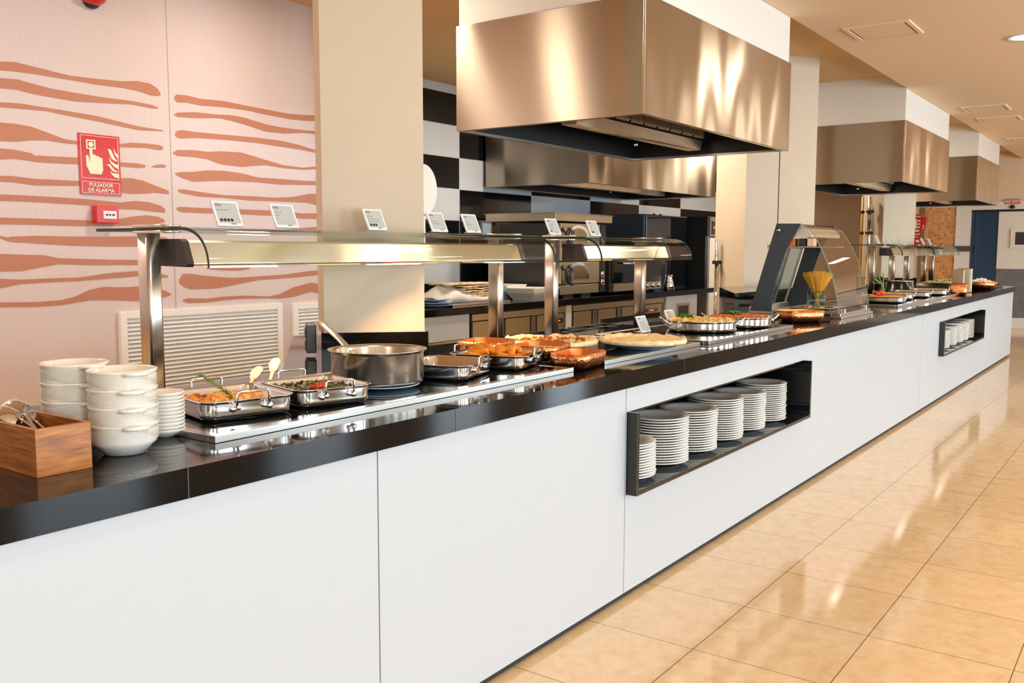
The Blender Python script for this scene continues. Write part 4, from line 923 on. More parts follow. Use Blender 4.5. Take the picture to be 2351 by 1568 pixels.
# oval casseroles
def casserole(loc, rx, ry, rz, label, h=0.056):
    t = thing('casserole', label, 'casserole', loc, rz)
    MB().lathe([(0.0001, 0), (0.88, 0), (0.95, 0.003), (0.98, 0.010), (0.985, 0.016), (0.986, 0.018), (0.987, h-0.008), (0.988, h-0.004), (1.02, h), (1.03, h+0.003), (1.0, h+0.003), (0.965, h-0.006), (0.955, 0.014), (0.90, 0.006), (0.0001, 0.005)], 56, sx=rx, sy=ry, cap=False).obj('pan_body', 'pan', t)
    for sg in (-1, 1):
        x = sg*rx*0.99
        hd = MB().tube([(x, -0.034, h-0.018), (x+sg*0.014, -0.036, h-0.008), (x+sg*0.040, -0.030, h+0.014), (x+sg*0.047, 0.0, h+0.018), (x+sg*0.040, 0.030, h+0.014), (x+sg*0.014, 0.036, h-0.008), (x, 0.034, h-0.018)], [0.008, 0.005, 0.005, 0.006, 0.005, 0.005, 0.008], 8).obj('handle', 'chrome', t)
        for sy in (-1, 1): MB().ball((x, sy*0.034, h-0.018), 0.010, 10).obj('rivet', 'chrome', hd)
    return t
A5 = R_(-50)
casserole((4.765, 0.43, TZ), 0.195, 0.185, A5, 'round steel casserole of yellow pasta, nearer of the two')
food_slab('pasta_dish', 'yellow buttered pasta heaped in the nearer casserole', 'pasta', (4.765, 0.43, TZ+0.002), 0.36, 0.34, A5, 'pasta', 0.060, 0.018, 'stuff', True, freq=34, n=46)
casserole((5.17, 0.37, TZ), 0.185, 0.175, A5, 'round steel casserole of red stew, farther of the two')
food_slab('tomato_stew', 'red tomato stew with rice in the farther casserole', 'stew', (5.17, 0.37, TZ+0.002), 0.34, 0.32, A5, 'tomato', 0.058, 0.014, 'stuff', True, freq=45, n=40)
def parsley(loc, s, label):
    t = thing('parsley_sprig', label, 'herb sprig', loc); w = MB()
    for k in range(34):
        a = random.uniform(0, 6.28); q = s*math.sqrt(random.random()); w.ball((q*math.cos(a), q*math.sin(a), random.uniform(0, 0.018)), random.uniform(0.007, 0.012), 6, sz=0.5, jit=0.35)
    w.obj('leaves', 'herb', t); MB().tube([(-0.02, 0, -0.004), (0, 0, 0.006), (0.02, 0.01, 0.004)], 0.0015, 5).obj('stem', 'rosemary', t)
parsley((4.78, 0.53, TZ+0.068), 0.035, 'bright parsley sprig on the yellow pasta')
parsley((5.22, 0.43, TZ+0.066), 0.045, 'dark curly parsley on the red stew')

# ================================================================== extraction hoods
def hood(name, x0, x1, y0, y1, label, z0=2.1, z1=2.72, plen=True, nozz=True, nf=9):
    t = thing(name, label, 'extractor hood', ((x0+x1)/2, (y0+y1)/2, z0)); hx, hy, h = (x1-x0)/2, (y1-y0)/2, z1-z0; th = 0.012
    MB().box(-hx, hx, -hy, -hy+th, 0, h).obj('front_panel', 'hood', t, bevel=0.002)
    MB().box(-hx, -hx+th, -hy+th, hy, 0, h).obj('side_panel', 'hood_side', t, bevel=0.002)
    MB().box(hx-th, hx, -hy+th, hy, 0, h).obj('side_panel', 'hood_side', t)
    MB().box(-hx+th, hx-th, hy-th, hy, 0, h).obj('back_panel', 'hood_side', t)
    MB().box(-hx+th, hx-th, -hy+th, hy-th, h-0.015, h).obj('top_panel', 'dark_steel', t)
    w = MB()
    for a in ((-hx+0.014, hx-0.014, -hy+0.016, -hy+0.02), (-hx+0.014, hx-0.014, hy-0.02, hy-0.016), (-hx+0.016, -hx+0.02, -hy+0.02, hy-0.02), (hx-0.02, hx-0.016, -hy+0.02, hy-0.02)): w.box(*a, 0.016, h-0.016)
    w.obj('shade_lining', 'black', t)  # black sheets, like the dark top, stand in for the hood's inner shade
    for nm, a in (('bottom_rim', (-hx+th, hx-th, -hy+th, -hy+0.032, 0.0, 0.014)), ('bottom_rim', (-hx+th, hx-th, hy-0.032, hy-th, 0.0, 0.014)), ('bottom_rim', (-hx+th, -hx+0.032, -hy+0.032, hy-0.032, 0.0, 0.014)), ('bottom_rim', (hx-0.032, hx-th, -hy+0.032, hy-0.032, 0.0, 0.014))):
        MB().box(*a).obj(nm, 'steel', t)
    MB().prism_x([(0.00, 0.035), (0.10, 0.035), (0.12, 0.09), (0.108, 0.09), (0.09, 0.05), (0.01, 0.05), (-0.008, 0.10), (-0.02, 0.10)], -hx+0.35, hx-0.12).obj('grease_gutter', 'lamp_steel', t)
    MB().prism_x([(-0.02, 0.10), (-0.03, 0.10), (0.03, h-0.03), (0.05, h-0.03)], -hx+0.35, hx-0.12).obj('filter_frame', 'dark_steel', t)
    for k in range(nf):     # baffle filters, each a rack of upright channels
        a = -hx+0.38+k*(2*hx-0.52)/nf; b = a+(2*hx-0.52)/nf-0.02; w = MB(); q = 5
        for j in range(q):
            xx = a+(b-a)*(j+0.12)/q; xe = a+(b-a)*(j+0.66)/q
            w.prism_x([(-0.055, 0.125), (-0.040, 0.11), (0.012, h-0.08), (-0.002, h-0.07)], xx, xe)
        w.obj('baffle_filter', 'baffle', t)
    if nozz:
        g = MB().lathe([(0.0001, 0.03), (0.012, 0.032), (0.016, 0.045), (0.010, 0.06), (0.007, 0.065), (0.007, h-0.02), (0.0001, h-0.02)], 12, cap=False).obj('fire_nozzle', 'chrome', t, loc=(0.45, 0.25, 0))
    if plen:
        struct(MB().box(x0+0.012, x1-0.012, YE+0.004, y1-0.015, z1, ZK).obj('wall_plenum', 'plenum'))
    return t
hood('extractor_hood', 4.395, 6.635, 0.62, 1.893, 'largest and nearest stainless extractor hood over the pizza area')
hood('extractor_hood', 10.12, 12.37, 0.62, 1.90, 'middle stainless extractor hood further down the counter')
hood('extractor_hood', 14.45, 16.35, 0.62, 1.90, 'farthest small stainless extractor hood by the end wall', nf=7)
hood('extractor_hood', 8.49, 11.80, 3.41, 4.80, 'rear stainless extractor hood against the checkered wall, behind the big one', plen=False, nf=7)
struct(MB().box(8.505, 11.785, 3.425, 4.78, 2.72, ZK).obj('wall_plenum', 'plenum'))

# ================================================================== rear kitchen line
KZ = 0.87
o = MB().box(5.73, 12.0, 3.47, 4.845, KZ-0.065, KZ).obj('kitchen_worktop', 'granite', bevel=0.002)
tag(o, 'black stone worktop of the rear kitchen line against the checkered wall', 'worktop')
t = thing('white_cabinet', 'low rear kitchen cabinet run with plain white front and dark plinth', 'cabinet')
MB().box(5.73, 12.0, 3.62, 4.84, 0.0, 0.50).obj('plinth', 'seam', t)
MB().box(5.73, 6.54, 3.50, 3.56, 0.58, 0.803).obj('white_panel', 'white_panel', t); MB().box(5.73, 6.9, 3.50, 3.60, 0.555, 0.575).obj('trim_strip', 'steel', t)
MB().box(5.73, 12.0, 3.585, 4.84, 0.50, 0.80).obj('carcass', 'seam', t)
MB().box(6.45, 8.2, 3.60, 3.62, 0.34, 0.50).obj('grey_panel', 'grey_dado', t)
MB().box(8.19, 8.30, 3.50, 3.57, 0.40, 0.80).obj('white_strip', 'white_panel', t)
def fridge_unit(x0, x1, doors, label, disp=None):
    t = thing('undercounter_fridge', label, 'fridge', (0, 0, 0))
    MB().box(x0, x1, 3.51, 3.58, 0.52, 0.735).obj('body', 'black', t); MB().box(x0, x1, 3.485, 3.52, 0.735, 0.795).obj('top_rail', 'warm_steel', t, bevel=0.003)
    for a, b, wide in doors: MB().box(a, b, 3.488, 3.51, 0.565, 0.722).obj('door' if wide else 'divider', 'warm_steel' if wide else 'steel', t, bevel=0.002)
    if disp:
        a, b = disp; MB().box(a, b, 3.480, 3.488, 0.63, 0.675).obj('display', 'black_gloss', t)
        MB().box(a+(b-a)*0.25, a+(b-a)*0.6, 3.478, 3.480, 0.645, 0.660).obj('digits', 'red_glow', t)
MT['red_glow'] = emis('led_digits', (1.0, 0.12, 0.04), 1.6)
fridge_unit(6.57, 8.17, [(6.58, 7.06, 1), (7.09, 7.50, 1), (7.53, 7.60, 0), (7.63, 8.12, 1)], 'steel under-counter fridge beneath the bread, left of the white strip', (7.98, 8.09))
fridge_unit(8.32, 10.45, [(8.33, 8.69, 1), (8.73, 8.82, 0), (8.85, 9.24, 1), (9.28, 9.36, 0), (9.39, 9.86, 1), (9.90, 10.40, 1)], 'steel under-counter fridge with red digits right of the white strip', (10.0, 10.28))
t = thing('waste_cabinet', 'white cabinet front with a square black waste flap', 'cabinet', (0, 0, 0))
MB().box(10.54, 11.46, 3.49, 3.57, 0.30, 0.800).obj('panel', 'white_panel', t, bevel=0.002); MB().box(10.83, 11.22, 3.482, 3.49, 0.52, 0.70).obj('flap_frame', 'warm_steel', t); MB().box(10.88, 11.17, 3.478, 3.482, 0.50, 0.665).obj('flap', 'black', t)

# pizza oven, two decks
t = thing('pizza_oven', 'double-deck steel pizza oven with round knobs and canopy', 'oven', (0, 0, KZ))
Y0 = 3.60
MB().box(8.16, 9.16, Y0, 4.35, 0.04, 0.80).obj('body', 'dark_steel', t); 
MB().box(8.03, 9.22, Y0-0.06, 4.45, 0.82, 0.90).obj('canopy', 'warm_steel', t, bevel=0.003)
MB().box(8.02, 9.24, Y0-0.07, 4.46, 0.90, 0.905).obj('canopy_rim', 'steel', t)
for z0, z1, wz in ((0.405, 0.80, 0.60), (0.155, 0.385, 0.20)):
    d = MB().box(8.18, 8.985, Y0-0.035, Y0, z0, z1).obj('door', 'warm_steel', t, bevel=0.003)
    cx = 8.53; w = MB(); hw = 0.21; ht = 0.17
    def arch(hw, ht): return [(cx-hw, wz), (cx+hw, wz)]+[(cx+hw*math.cos(a), wz+ht*0.35+ht*0.65*math.sin(a)) for a in [k*PI/12 for k in range(13)]]
    zz = wz if z0 > 0.3 else wz
    for hw, ht, yy, mt, nm in ((0.215, 0.185, Y0-0.041, 'chrome', 'window_frame'), (0.175, 0.15, Y0-0.044, 'pane_dark', 'window')):
        P = arch(hw, ht); n = len(P); w = MB()
        w.add([(x, yy, z) for x, z in P]+[(x, Y0-0.035, z) for x, z in P], [tuple(range(n)), tuple(range(2*n-1, n-1, -1))]+[(i, n+i, n+(i+1) % n, (i+1) % n) for i in range(n)])
        MT.setdefault('pane_dark', plain('oven_window', (0.25, 0.17, 0.08), 0.12, 0.6)); w.obj(nm, mt, d)
    MB().tube([(8.19, Y0-0.04, wz+0.14), (8.22, Y0-0.08, wz+0.10), (8.24, Y0-0.09, wz-0.02), (8.30, Y0-0.09, wz-0.05), (8.36, Y0-0.07, wz+0.10), (8.34, Y0-0.04, wz+0.15)], 0.022, 8).obj('handle', 'black', d)
MB().box(8.34, 8.74, Y0-0.042, Y0-0.035, 0.53, 0.565).obj('vent_slot', 'black', t)
MB().box(8.18, 8.985, Y0-0.03, Y0, 0.04, 0.14).obj('lower_panel', 'warm_steel', t, bevel=0.003)
c = MB().box(9.01, 9.13, Y0-0.03, Y0, 0.05, 0.80).obj('control_column', 'black', t)
for z in (0.24, 0.155, 0.62, 0.54): MB().lathe([(0.038, 0), (0.038, 0.01), (0.030, 0.014), (0.0001, 0.014)], 18, mat=Matrix.Translation((9.06, Y0-0.03, z)) @ Matrix.Rotation(PI/2, 4, 'X')).obj('knob', 'chrome', c)
for x in (8.25, 8.62): MB().box(x, x+0.2, Y0-0.02, Y0+0.1, 0.0, 0.04).obj('foot', 'black', t)
# second oven
t = thing('convection_oven', 'black glass convection oven with steel control strip right of the pizza oven', 'oven', (0, 0, KZ))
MB().box(9.38, 10.72, 3.66, 4.3, 0.02, 0.42).obj('body', 'black', t, bevel=0.004); MB().box(9.42, 10.25, 3.645, 3.66, 0.13, 0.40).obj('door', 'black_gloss', t)
MB().box(9.45, 10.68, 3.64, 3.66, 0.03, 0.12).obj('control_strip', 'warm_steel', t)
for x in (10.3, 10.45, 10.6): MB().lathe([(0.028, 0), (0.028, 0.02), (0.0001, 0.02)], 14, mat=Matrix.Translation((x, 3.64, 0.075)) @ Matrix.Rotation(PI/2, 4, 'X')).obj('knob', 'chrome', t)
MB().tube([(9.6, 3.60, 0.36), (10.15, 3.60, 0.36)], 0.012, 8).obj('handle', 'chrome', t)
t = thing('milk_jug', 'shiny steel jug standing at the right end of the rear worktop', 'jug', (10.86, 3.62, KZ))
MB().lathe([(0.0001, 0), (0.075, 0), (0.08, 0.01), (0.062, 0.10), (0.045, 0.16), (0.05, 0.20), (0.047, 0.20), (0.04, 0.16), (0.0001, 0.15)], 24, cap=False).obj('jug_body', 'chrome', t); MB().tube([(0.05, 0, 0.17), (0.095, 0, 0.15), (0.085, 0, 0.08), (0.06, 0, 0.05)], 0.007, 8).obj('handle', 'chrome', t)
t = thing('blue_canister', 'pale blue canister behind the steel jug', 'canister', (10.83, 3.80, KZ)); MB().lathe([(0.0001, 0), (0.075, 0), (0.075, 0.27), (0.0001, 0.27)], 24, cap=False).obj('body', 'blue_plate', t); MB().lathe([(0.077, 0.27), (0.077, 0.29), (0.0001, 0.295)], 24, cap=False).obj('lid', 'blue_plate', t)
t = thing('tall_refrigerator', 'tall black refrigerator at the right end of the rear kitchen line', 'refrigerator', (0, 0, 0))
MB().box(10.72, 12.02, 3.92, 4.60, KZ, 1.855).obj('body', 'bracket', t, bevel=0.01); MB().box(10.76, 11.98, 3.905, 3.92, KZ+0.02, 1.84).obj('door', 'black_gloss', t, bevel=0.004)
for x in (11.25, 11.45): MB().lathe([(0.02, 1.855), (0.02, 1.875), (0.0001, 1.88)], 10, cap=False, cx=x, cy=4.05).obj('cap', 'black', t)
t = thing('combi_steamer', 'tall narrow steel combi steamer with small display beside the black refrigerator', 'oven', (0, 0, 0))
MB().box(12.05, 12.9, 3.62, 4.4, 0.0, 1.86).obj('body', 'black', t, bevel=0.006); MB().box(12.09, 12.88, 3.60, 3.62, 1.58, 1.85).obj('control_panel', 'steel', t)
MB().box(12.15, 12.45, 3.592, 3.60, 1.61, 1.79).obj('display', 'black_gloss', t); MB().box(12.18, 12.3, 3.588, 3.592, 1.69, 1.72).obj('indicator', 'red_glow', t)
MB().box(12.09, 12.88, 3.60, 3.62, 0.48, 1.56).obj('door', 'plenum', t); MB().box(11.98, 12.03, 3.58, 3.62, 0.3, 1.58).obj('side_strip', 'steel', t)
# things on the rear worktop
def square_bowl(x, y, s, h, label):
    t = thing('square_bowl', label, 'bowl', (x, y, KZ))
    w = MB(); prof = [(s*0.34, 0.0), (s*0.25, h*0.25), (s*0.1, h*0.6), (0.0, h), (0.012, h), (s*0.12, h*0.6), (s*0.27, h*0.27), (s*0.36, 0.012)]
    w.rr(prof, s*2, s*1.7, 0.02, 3, cap=False, smooth=False); w.rr([(s*0.34, 0), (s*0.34, 0.002)], s*2, s*1.7, 0.02, 3); w.rr([(s*0.36, 0.012), (s*0.36, 0.013)], s*2, s*1.7, 0.02, 3); w.obj('bowl_body', 'white_ceramic', t)
square_bowl(7.66, 4.12, 0.32, 0.155, 'large square white bowl at the back of the rear worktop')
square_bowl(7.86, 3.72, 0.24, 0.125, 'smaller square white bowl in front of the larger one, rear worktop')
for k in range(3):
    o = MB().lathe([(0.0001, 0), (0.09, 0), (0.16, 0.018), (0.162, 0.021), (0.09, 0.008), (0.0001, 0.006)], 32, cap=False).obj('serving_plate', 'blue_plate', None, (6.32, 3.72, KZ+k*0.026)); tag(o, ('pale blue plate lowest of three behind the near pillar', 'middle pale blue plate of three behind the near pillar', 'top pale blue plate of three behind the near pillar')[k], 'plate', 'pale blue plates on the rear worktop')
o = MB().box(6.45, 7.35, 3.62, 4.25, KZ, KZ+0.02).obj('oven_tray', 'steel', bevel=0.003); tag(o, 'flat steel tray under the paper-wrapped flat breads', 'tray')
t = thing('paper_bag', 'crumpled white paper wrap around flat breads on the rear worktop', 'paper', (6.78, 3.9, KZ+0.022))
from mathutils import noise as MN
w = MB(); vs = []; n = 26; m = 10
for i in range(n+1):
    for j in range(m+1):
        u, v = i/n, j/m; a = PI*v
        x = -0.42+0.80*u+0.02*MN.noise(Vector((u*6, v*6, 0))); rr_ = 0.13+0.03*math.sin(u*5)+0.05*MN.noise(Vector((u*4, v*5, 2)))
        vs.append((x, -0.20*math.cos(a)*(1+0.1*MN.noise(Vector((u*5, 1, v*3)))), max(0.0, rr_*math.sin(a)*(0.4+0.6*min(1, u*3)))+0.002))
w.add(vs, [(i*(m+1)+j, (i+1)*(m+1)+j, (i+1)*(m+1)+j+1, i*(m+1)+j+1) for i in range(n) for j in range(m)], 0, True)
o = w.obj('wrap', 'paper', t); s = o.modifiers.new('thick', 'SOLIDIFY'); s.thickness = 0.003
for k in range(8):
    w = MB(); vs = []; n = 20; ph = random.uniform(0, 9)
    for i in range(n+1):
        for j in range(7):
            u, v = i/n, j/6; x = -0.30+0.60*u; y = -0.14+0.28*v
            vs.append((x, y, 0.012*MN.noise(Vector((x*9+ph, y*9, k)))+0.008))
    g = [(i*7+j, (i+1)*7+j, (i+1)*7+j+1, i*7+j+1) for i in range(n) for j in range(6)]; w.add(vs, g, 0, True)
    o = w.obj('flat_bread', 'bread', None, (7.02 if k < 7 else 6.86, 3.86, KZ+0.03+k*0.023), random.uniform(-.08, .08)); s = o.modifiers.new('thick', 'SOLIDIFY'); s.thickness = 0.014
    tag(o, 'thin browned flat bread, %s from the bottom of the wrapped pile' % ('lowest', 'second', 'third', 'fourth', 'fifth', 'sixth', 'seventh', 'highest')[k], 'flat bread', 'flat breads piled in the paper wrap')
# wall fittings on the tiles
o = MB().box(8.07, 10.7, 4.83, 4.849, KZ, 1.713).obj('splashback', 'black_gloss', bevel=0.002); tag(o, 'large plain black glass splashback behind the pizza oven', 'splashback')
t = thing('pizza_peel', 'white round-headed pizza peel hanging beside the near pillar', 'peel', (7.42, 4.82, 2.02))
MB().prism([(0.22*math.cos(a), 0.27*math.sin(a)) for a in [k*PI/16 for k in range(32)]], -0.008, 0.008, mat=ONW).obj('blade', 'white_plastic', t); MB().box(-0.025, 0.025, -0.008, 0.008, -0.75, -0.26).obj('handle', 'white_plastic', t)
t = thing('wall_switch_box', 'grey square switch box on the black tiles above the bowls', 'switch', (8.47, 4.822, 1.62)); MB().box(-0.11, 0.11, -0.05, 0, -0.12, 0.10).obj('housing', 'grey_dado', t, bevel=0.004); MB().box(-0.08, 0.08, -0.055, -0.05, -0.09, 0.07).obj('cover', 'blue_plate', t)

# low cooking range just behind the counter
t = thing('gas_range', 'low black gas range with cast grates behind the pizzas', 'stove', (0, 0, 0))
MB().box(4.3, 6.15, 1.12, 1.85, 0.0, 0.775).obj('body', 'dark_steel', t, bevel=0.004); MB().box(4.28, 6.17, 1.10, 1.87, 0.775, 0.79).obj('hob', 'steel', t, bevel=0.002)
for i in range(3):
    for j in range(2):
        cx, cy = 4.62+i*0.60, 1.30+j*0.36
        g = MB(); 
        for a, b, c, d in ((-0.26, 0.26, -0.16, -0.14), (-0.26, 0.26, 0.14, 0.16), (-0.26, -0.24, -0.14, 0.14), (0.24, 0.26, -0.14, 0.14), (-0.24, 0.24, -0.01, 0.01), (-0.01, 0.01, -0.14, 0.14)): g.box(cx+a, cx+b, cy+c, cy+d, 0.800, 0.83)
        for a, b in ((-0.25, -0.15), (0.25, -0.15), (-0.25, 0.15), (0.25, 0.15)): g.box(cx+a-0.01, cx+a+0.01, cy+b-0.01, cy+b+0.01, 0.79, 0.80)
        g.obj('pan_grate', 'black_iron', t); MB().lathe([(0.055, 0.79), (0.05, 0.808), (0.0001, 0.81)], 18, cap=False, cx=cx, cy=cy).obj('burner', 'black_iron', t)
t = thing('griddle_unit', 'flat black griddle unit behind the pasta casseroles', 'griddle', (0, 0, 0))
MB().box(6.25, 7.25, 1.35, 1.95, 0.0, 0.79).obj('body', 'dark_steel', t, bevel=0.004); MB().box(6.25, 7.25, 1.35, 1.95, 0.79, 0.805).obj('cooking_plate', 'black', t, bevel=0.003); MB().box(6.25, 7.25, 1.93, 1.95, 0.805, 0.845).obj('splash_guard', 'black', t)

# socket box on the plinth
S0 = Vector(P1[0]); SD = (Vector(P1[3])-S0).normalized(); p = S0+SD*0.16+Vector((-SD.y, SD.x))*0.045; t = thing('socket_box', 'dark grey socket box mounted left of the near pillar plinth', 'socket', (p.x, p.y, 0.935), math.atan2(SD.y, SD.x))
MB().box(-0.055, 0.055, -0.015, 0.028, 0, 0.125).obj('housing', 'dark_steel', t, bevel=0.004)
for z in (0.03, 0.085): MB().box(-0.038, 0.038, 0.028, 0.033, z-0.02, z+0.02).obj('socket_cover', 'grey_dado', t, bevel=0.003)

# ================================================================== curved glass display case
t = thing('display_case', 'curved glass display case with slate side brackets, in the middle of the counter', 'display case', (0, 0, 0))
CX0, CX1, CB = 6.36, 7.12, 0.955
MB().box(CX0-0.02, CX1+0.02, 0.115, 0.80, 0.92, 0.935).obj('base_tray', 'steel', t, bevel=0.002)
MB().box(CX0, CX1, 0.13, 0.78, 0.935, CB).obj('base_board', 'steel', t, bevel=0.003)
cur = [(0.56, 1.560), (0.48, 1.572), (0.42, 1.567), (0.36, 1.535), (0.315, 1.475), (0.27, 1.395), (0.225, 1.30), (0.185, 1.19), (0.157, 1.08), (0.143, 1.00), (0.14, CB)]
def strip(P, th):
    n = len(P); out = []
    for i in range(n):
        a = Vector(P[max(i-1, 0)]); b = Vector(P[min(i+1, n-1)]); d = (b-a).normalized(); out.append((P[i][0]+(-d.y)*th, P[i][1]+d.x*th))
    return out
inn = strip(cur, 0.007); n = len(cur); w = MB()
vs = [(CX0, y, z) for y, z in cur]+[(CX0, y, z) for y, z in inn]+[(CX1, y, z) for y, z in cur]+[(CX1, y, z) for y, z in inn]
w.add(vs, [(i, i+1, 2*n+i+1, 2*n+i) for i in range(n-1)]+[(n+i+1, n+i, 3*n+i, 3*n+i+1) for i in range(n-1)], 0, True)
w.add(vs, [(i+1, i, n+i, n+i+1) for i in range(n-1)]+[(2*n+i, 2*n+i+1, 3*n+i+1, 3*n+i) for i in range(n-1)]+[(0, 2*n, 3*n, n)], 1)
w.obj('front_glass', ['smoke_glass', 'edge_pale'], t)
back = [(0.765, CB), (0.590, 1.573), (0.420, 1.570), (0.455, 1.50), (0.505, 1.41), (0.545, 1.30), (0.585, 1.17), (0.605, 1.05), (0.61, CB)]
for x in (CX0-0.012, CX1-0.0): MB().prism_x(back, x, x+0.012).obj('side_bracket', 'bracket', t, bevel=0.001)
MB().lathe([(0.014, 0), (0.014, 0.006), (0.0001, 0.008)], 14, mat=Matrix.Translation((CX0-0.012, 0.575, 1.525)) @ Matrix.Rotation(-PI/2, 4, 'Y')).obj('bracket_bolt', 'chrome', t)
MB().box(CX0+0.01, CX1-0.01, 0.43, 0.60, 1.545, 1.558).obj('top_bar', 'steel', t)
MB().prism_x([(0.50, 1.545), (0.40, 1.545), (0.36, 1.50), (0.36, 1.475), (0.50, 1.475)], CX0+0.05, CX1-0.05).obj('light_housing', 'cream_ceramic', t, bevel=0.004)
MB().box(CX0+0.0, CX1-0.0, 0.34, 0.60, 1.405, 1.413).obj('inner_shelf', 'steel', t)
# rear sliding doors, leaning with the brackets
for a, b, off, nm in ((CX0+0.02, CX0+0.42, 0.0, 'sliding_door'), (CX0+0.36, CX1-0.02, 0.015, 'sliding_door')):
    w = MB(); y0, z0, y1, z1 = 0.755, CB+0.03, 0.640, 1.40
    w.add([(a, y0+off, z0), (b, y0+off, z0), (b, y1+off, z1), (a, y1+off, z1), (a, y0+off-0.006, z0), (b, y0+off-0.006, z0), (b, y1+off-0.006, z1), (a, y1+off-0.006, z1)], [(3, 2, 1, 0), (4, 5, 6, 7), (0, 1, 5, 4), (1, 2, 6, 5), (2, 3, 7, 6), (3, 0, 4, 7)])
    d = w.obj(nm, 'pane', t)
    for x in (a, b-0.012): MB().add([(x, y0+off-0.012, z0), (x+0.012, y0+off-0.012, z0), (x+0.012, y1+off-0.012, z1), (x, y1+off-0.012, z1), (x, y0+off+0.006, z0), (x+0.012, y0+off+0.006, z0), (x+0.012, y1+off+0.006, z1), (x, y1+off+0.006, z1)], [(0, 1, 2, 3), (7, 6, 5, 4), (4, 5, 1, 0), (5, 6, 2, 1), (6, 7, 3, 2), (7, 4, 0, 3)]).obj('door_stile', 'steel', d)
MB().box(CX0+0.01, CX1-0.01, 0.73, 0.78, CB, CB+0.028).obj('door_track', 'steel', t); MB().box(CX0+0.01, CX1-0.01, 0.62, 0.66, 1.40, 1.425).obj('door_track', 'steel', t)
for x in (CX0+0.10, CX0+0.64): MB().box(x, x+0.03, 0.128, 0.145, CB-0.002, CB+0.03).obj('glass_clip', 'chrome', t, bevel=0.002)
for x in (CX0+0.03, CX0+0.33): MB().box(CX0-0.022-0.0, CX0-0.0, x-6.36+0.16, x-6.36+0.26, 0.936, 0.953).obj('side_foot', 'black', t, bevel=0.002)
# little packs on its inner shelf
for k, (y, mt, lb, cat) in enumerate(((0.575, 'grey_dado', 'dark grey small pot on the shelf inside the display case', 'pot'), (0.515, 'salmon', 'orange pack on the shelf inside the display case', 'pack'), (0.445, 'black', 'black pack on the shelf inside the display case', 'pack'), (0.385, 'pale_pack', 'pale yellow pack on the shelf inside the display case', 'pack'))):
    if k == 0: o = MB().lathe([(0.0001, 0), (0.022, 0), (0.028, 0.03), (0.02, 0.05), (0.0001, 0.052)], 18, cap=False).obj('spice_pot', mt, None, (6.50, y, 1.414))
    else: o = MB().box(-0.10, 0.10, -0.022, 0.022, 0, 0.055).obj('food_pack', mt, None, (6.50, y, 1.414), R_(12), bevel=0.003)
    tag(o, lb, cat)
# white plate, jar and spaghetti
PXC, PYC = 6.83, 0.44
o = MB().rr([(0.05, 0.0), (0.035, 0.003), (0.004, 0.012), (0.0, 0.015), (0.004, 0.0155), (0.04, 0.006), (0.06, 0.004)], 0.38, 0.33, 0.035, 5, cap=False); o.rr([(0.05, 0), (0.05, 0.001)], 0.38, 0.33, 0.035, 5); o.rr([(0.055, 0.0035), (0.055, 0.0045)], 0.38, 0.33, 0.035, 5)
o = o.obj('serving_plate', 'white_ceramic', None, (PXC, PYC, CB)); tag(o, 'white rectangular plate inside the display case under the pasta jar', 'plate')
w = MB(); random.seed(21)
for k in range(46):
    a = random.uniform(0, 6.28); q = random.uniform(0.075, 0.125); w.ball((q*math.cos(a)*1.15, q*math.sin(a), 0.012), random.uniform(0.007, 0.014), 7, sz=0.6, jit=0.3, mi=k % 3)
o = w.obj('loose_pasta', ['pasta', 'tomato', 'herb'], None, (PXC, PYC, CB+0.002)); tag(o, 'mixed loose pasta shapes scattered round the foot of the jar', 'pasta', None, 'stuff')
t = thing('glass_jar', 'round glass jar holding the spaghetti fan in the display case', 'jar', (PXC, PYC, CB+0.006))
MB().lathe([(0.0001, 0.0), (0.045, 0.0), (0.060, 0.015), (0.070, 0.05), (0.066, 0.085), (0.050, 0.108), (0.048, 0.118), (0.056, 0.121), (0.056, 0.126), (0.046, 0.126), (0.044, 0.105), (0.060, 0.083), (0.064, 0.05), (0.055, 0.018), (0.0001, 0.005)], 40, cap=False).obj('jar_body', 'jar_glass', t) if 'jar_glass' in MT else None
if 'jar_glass' not in MT:
    MT['jar_glass'] = glass('jar_glass', (0.78, 0.88, 0.86))
    MB().lathe([(0.0001, 0.0), (0.045, 0.0), (0.060, 0.015), (0.070, 0.05), (0.066, 0.085), (0.050, 0.108), (0.048, 0.118), (0.056, 0.121), (0.056, 0.126), (0.046, 0.126), (0.044, 0.105), (0.060, 0.083), (0.064, 0.05), (0.055, 0.018), (0.0001, 0.005)], 40, cap=False).obj('jar_body', 'jar_glass', t)
w = MB()
for k in range(230):
    a = random.uniform(0, 6.28); q = math.sqrt(random.random()); b = a+random.uniform(-.3, .3)
    p0 = Vector((0.030*q*math.cos(a+2.6), 0.030*q*math.sin(a+2.6), 0.008)); p1 = Vector((0.037*q*math.cos(a), 0.037*q*math.sin(a), 0.118)); d = (p1-p0).normalized()
    p2 = Vector((0.115*q*math.cos(a), 0.115*q*math.sin(a), 0.27+random.uniform(-.012, .012)-0.02*q)); w.tube([p0, p1, p2], 0.0017, 4)
o = w.obj('spaghetti_bunch', 'spaghetti', None, (PXC, PYC, CB+0.008)); tag(o, 'fan of raw yellow spaghetti standing in the glass jar', 'spaghetti', None, 'stuff')
# hammered copper dish in front of the case
copper_dish((5.965, 0.275, 0.92), 0.29, 0.21, R_(-35), 'low hammered copper dish of bread bites beside the display case', 0.075, 0.07)
food_slab('bread_bites', 'toasted bread bites filling the copper dish by the display case', 'bread', (5.965, 0.275, 0.921), 0.24, 0.17, R_(-35), 'wedge', 0.066, 0.006, 'stuff', freq=70)

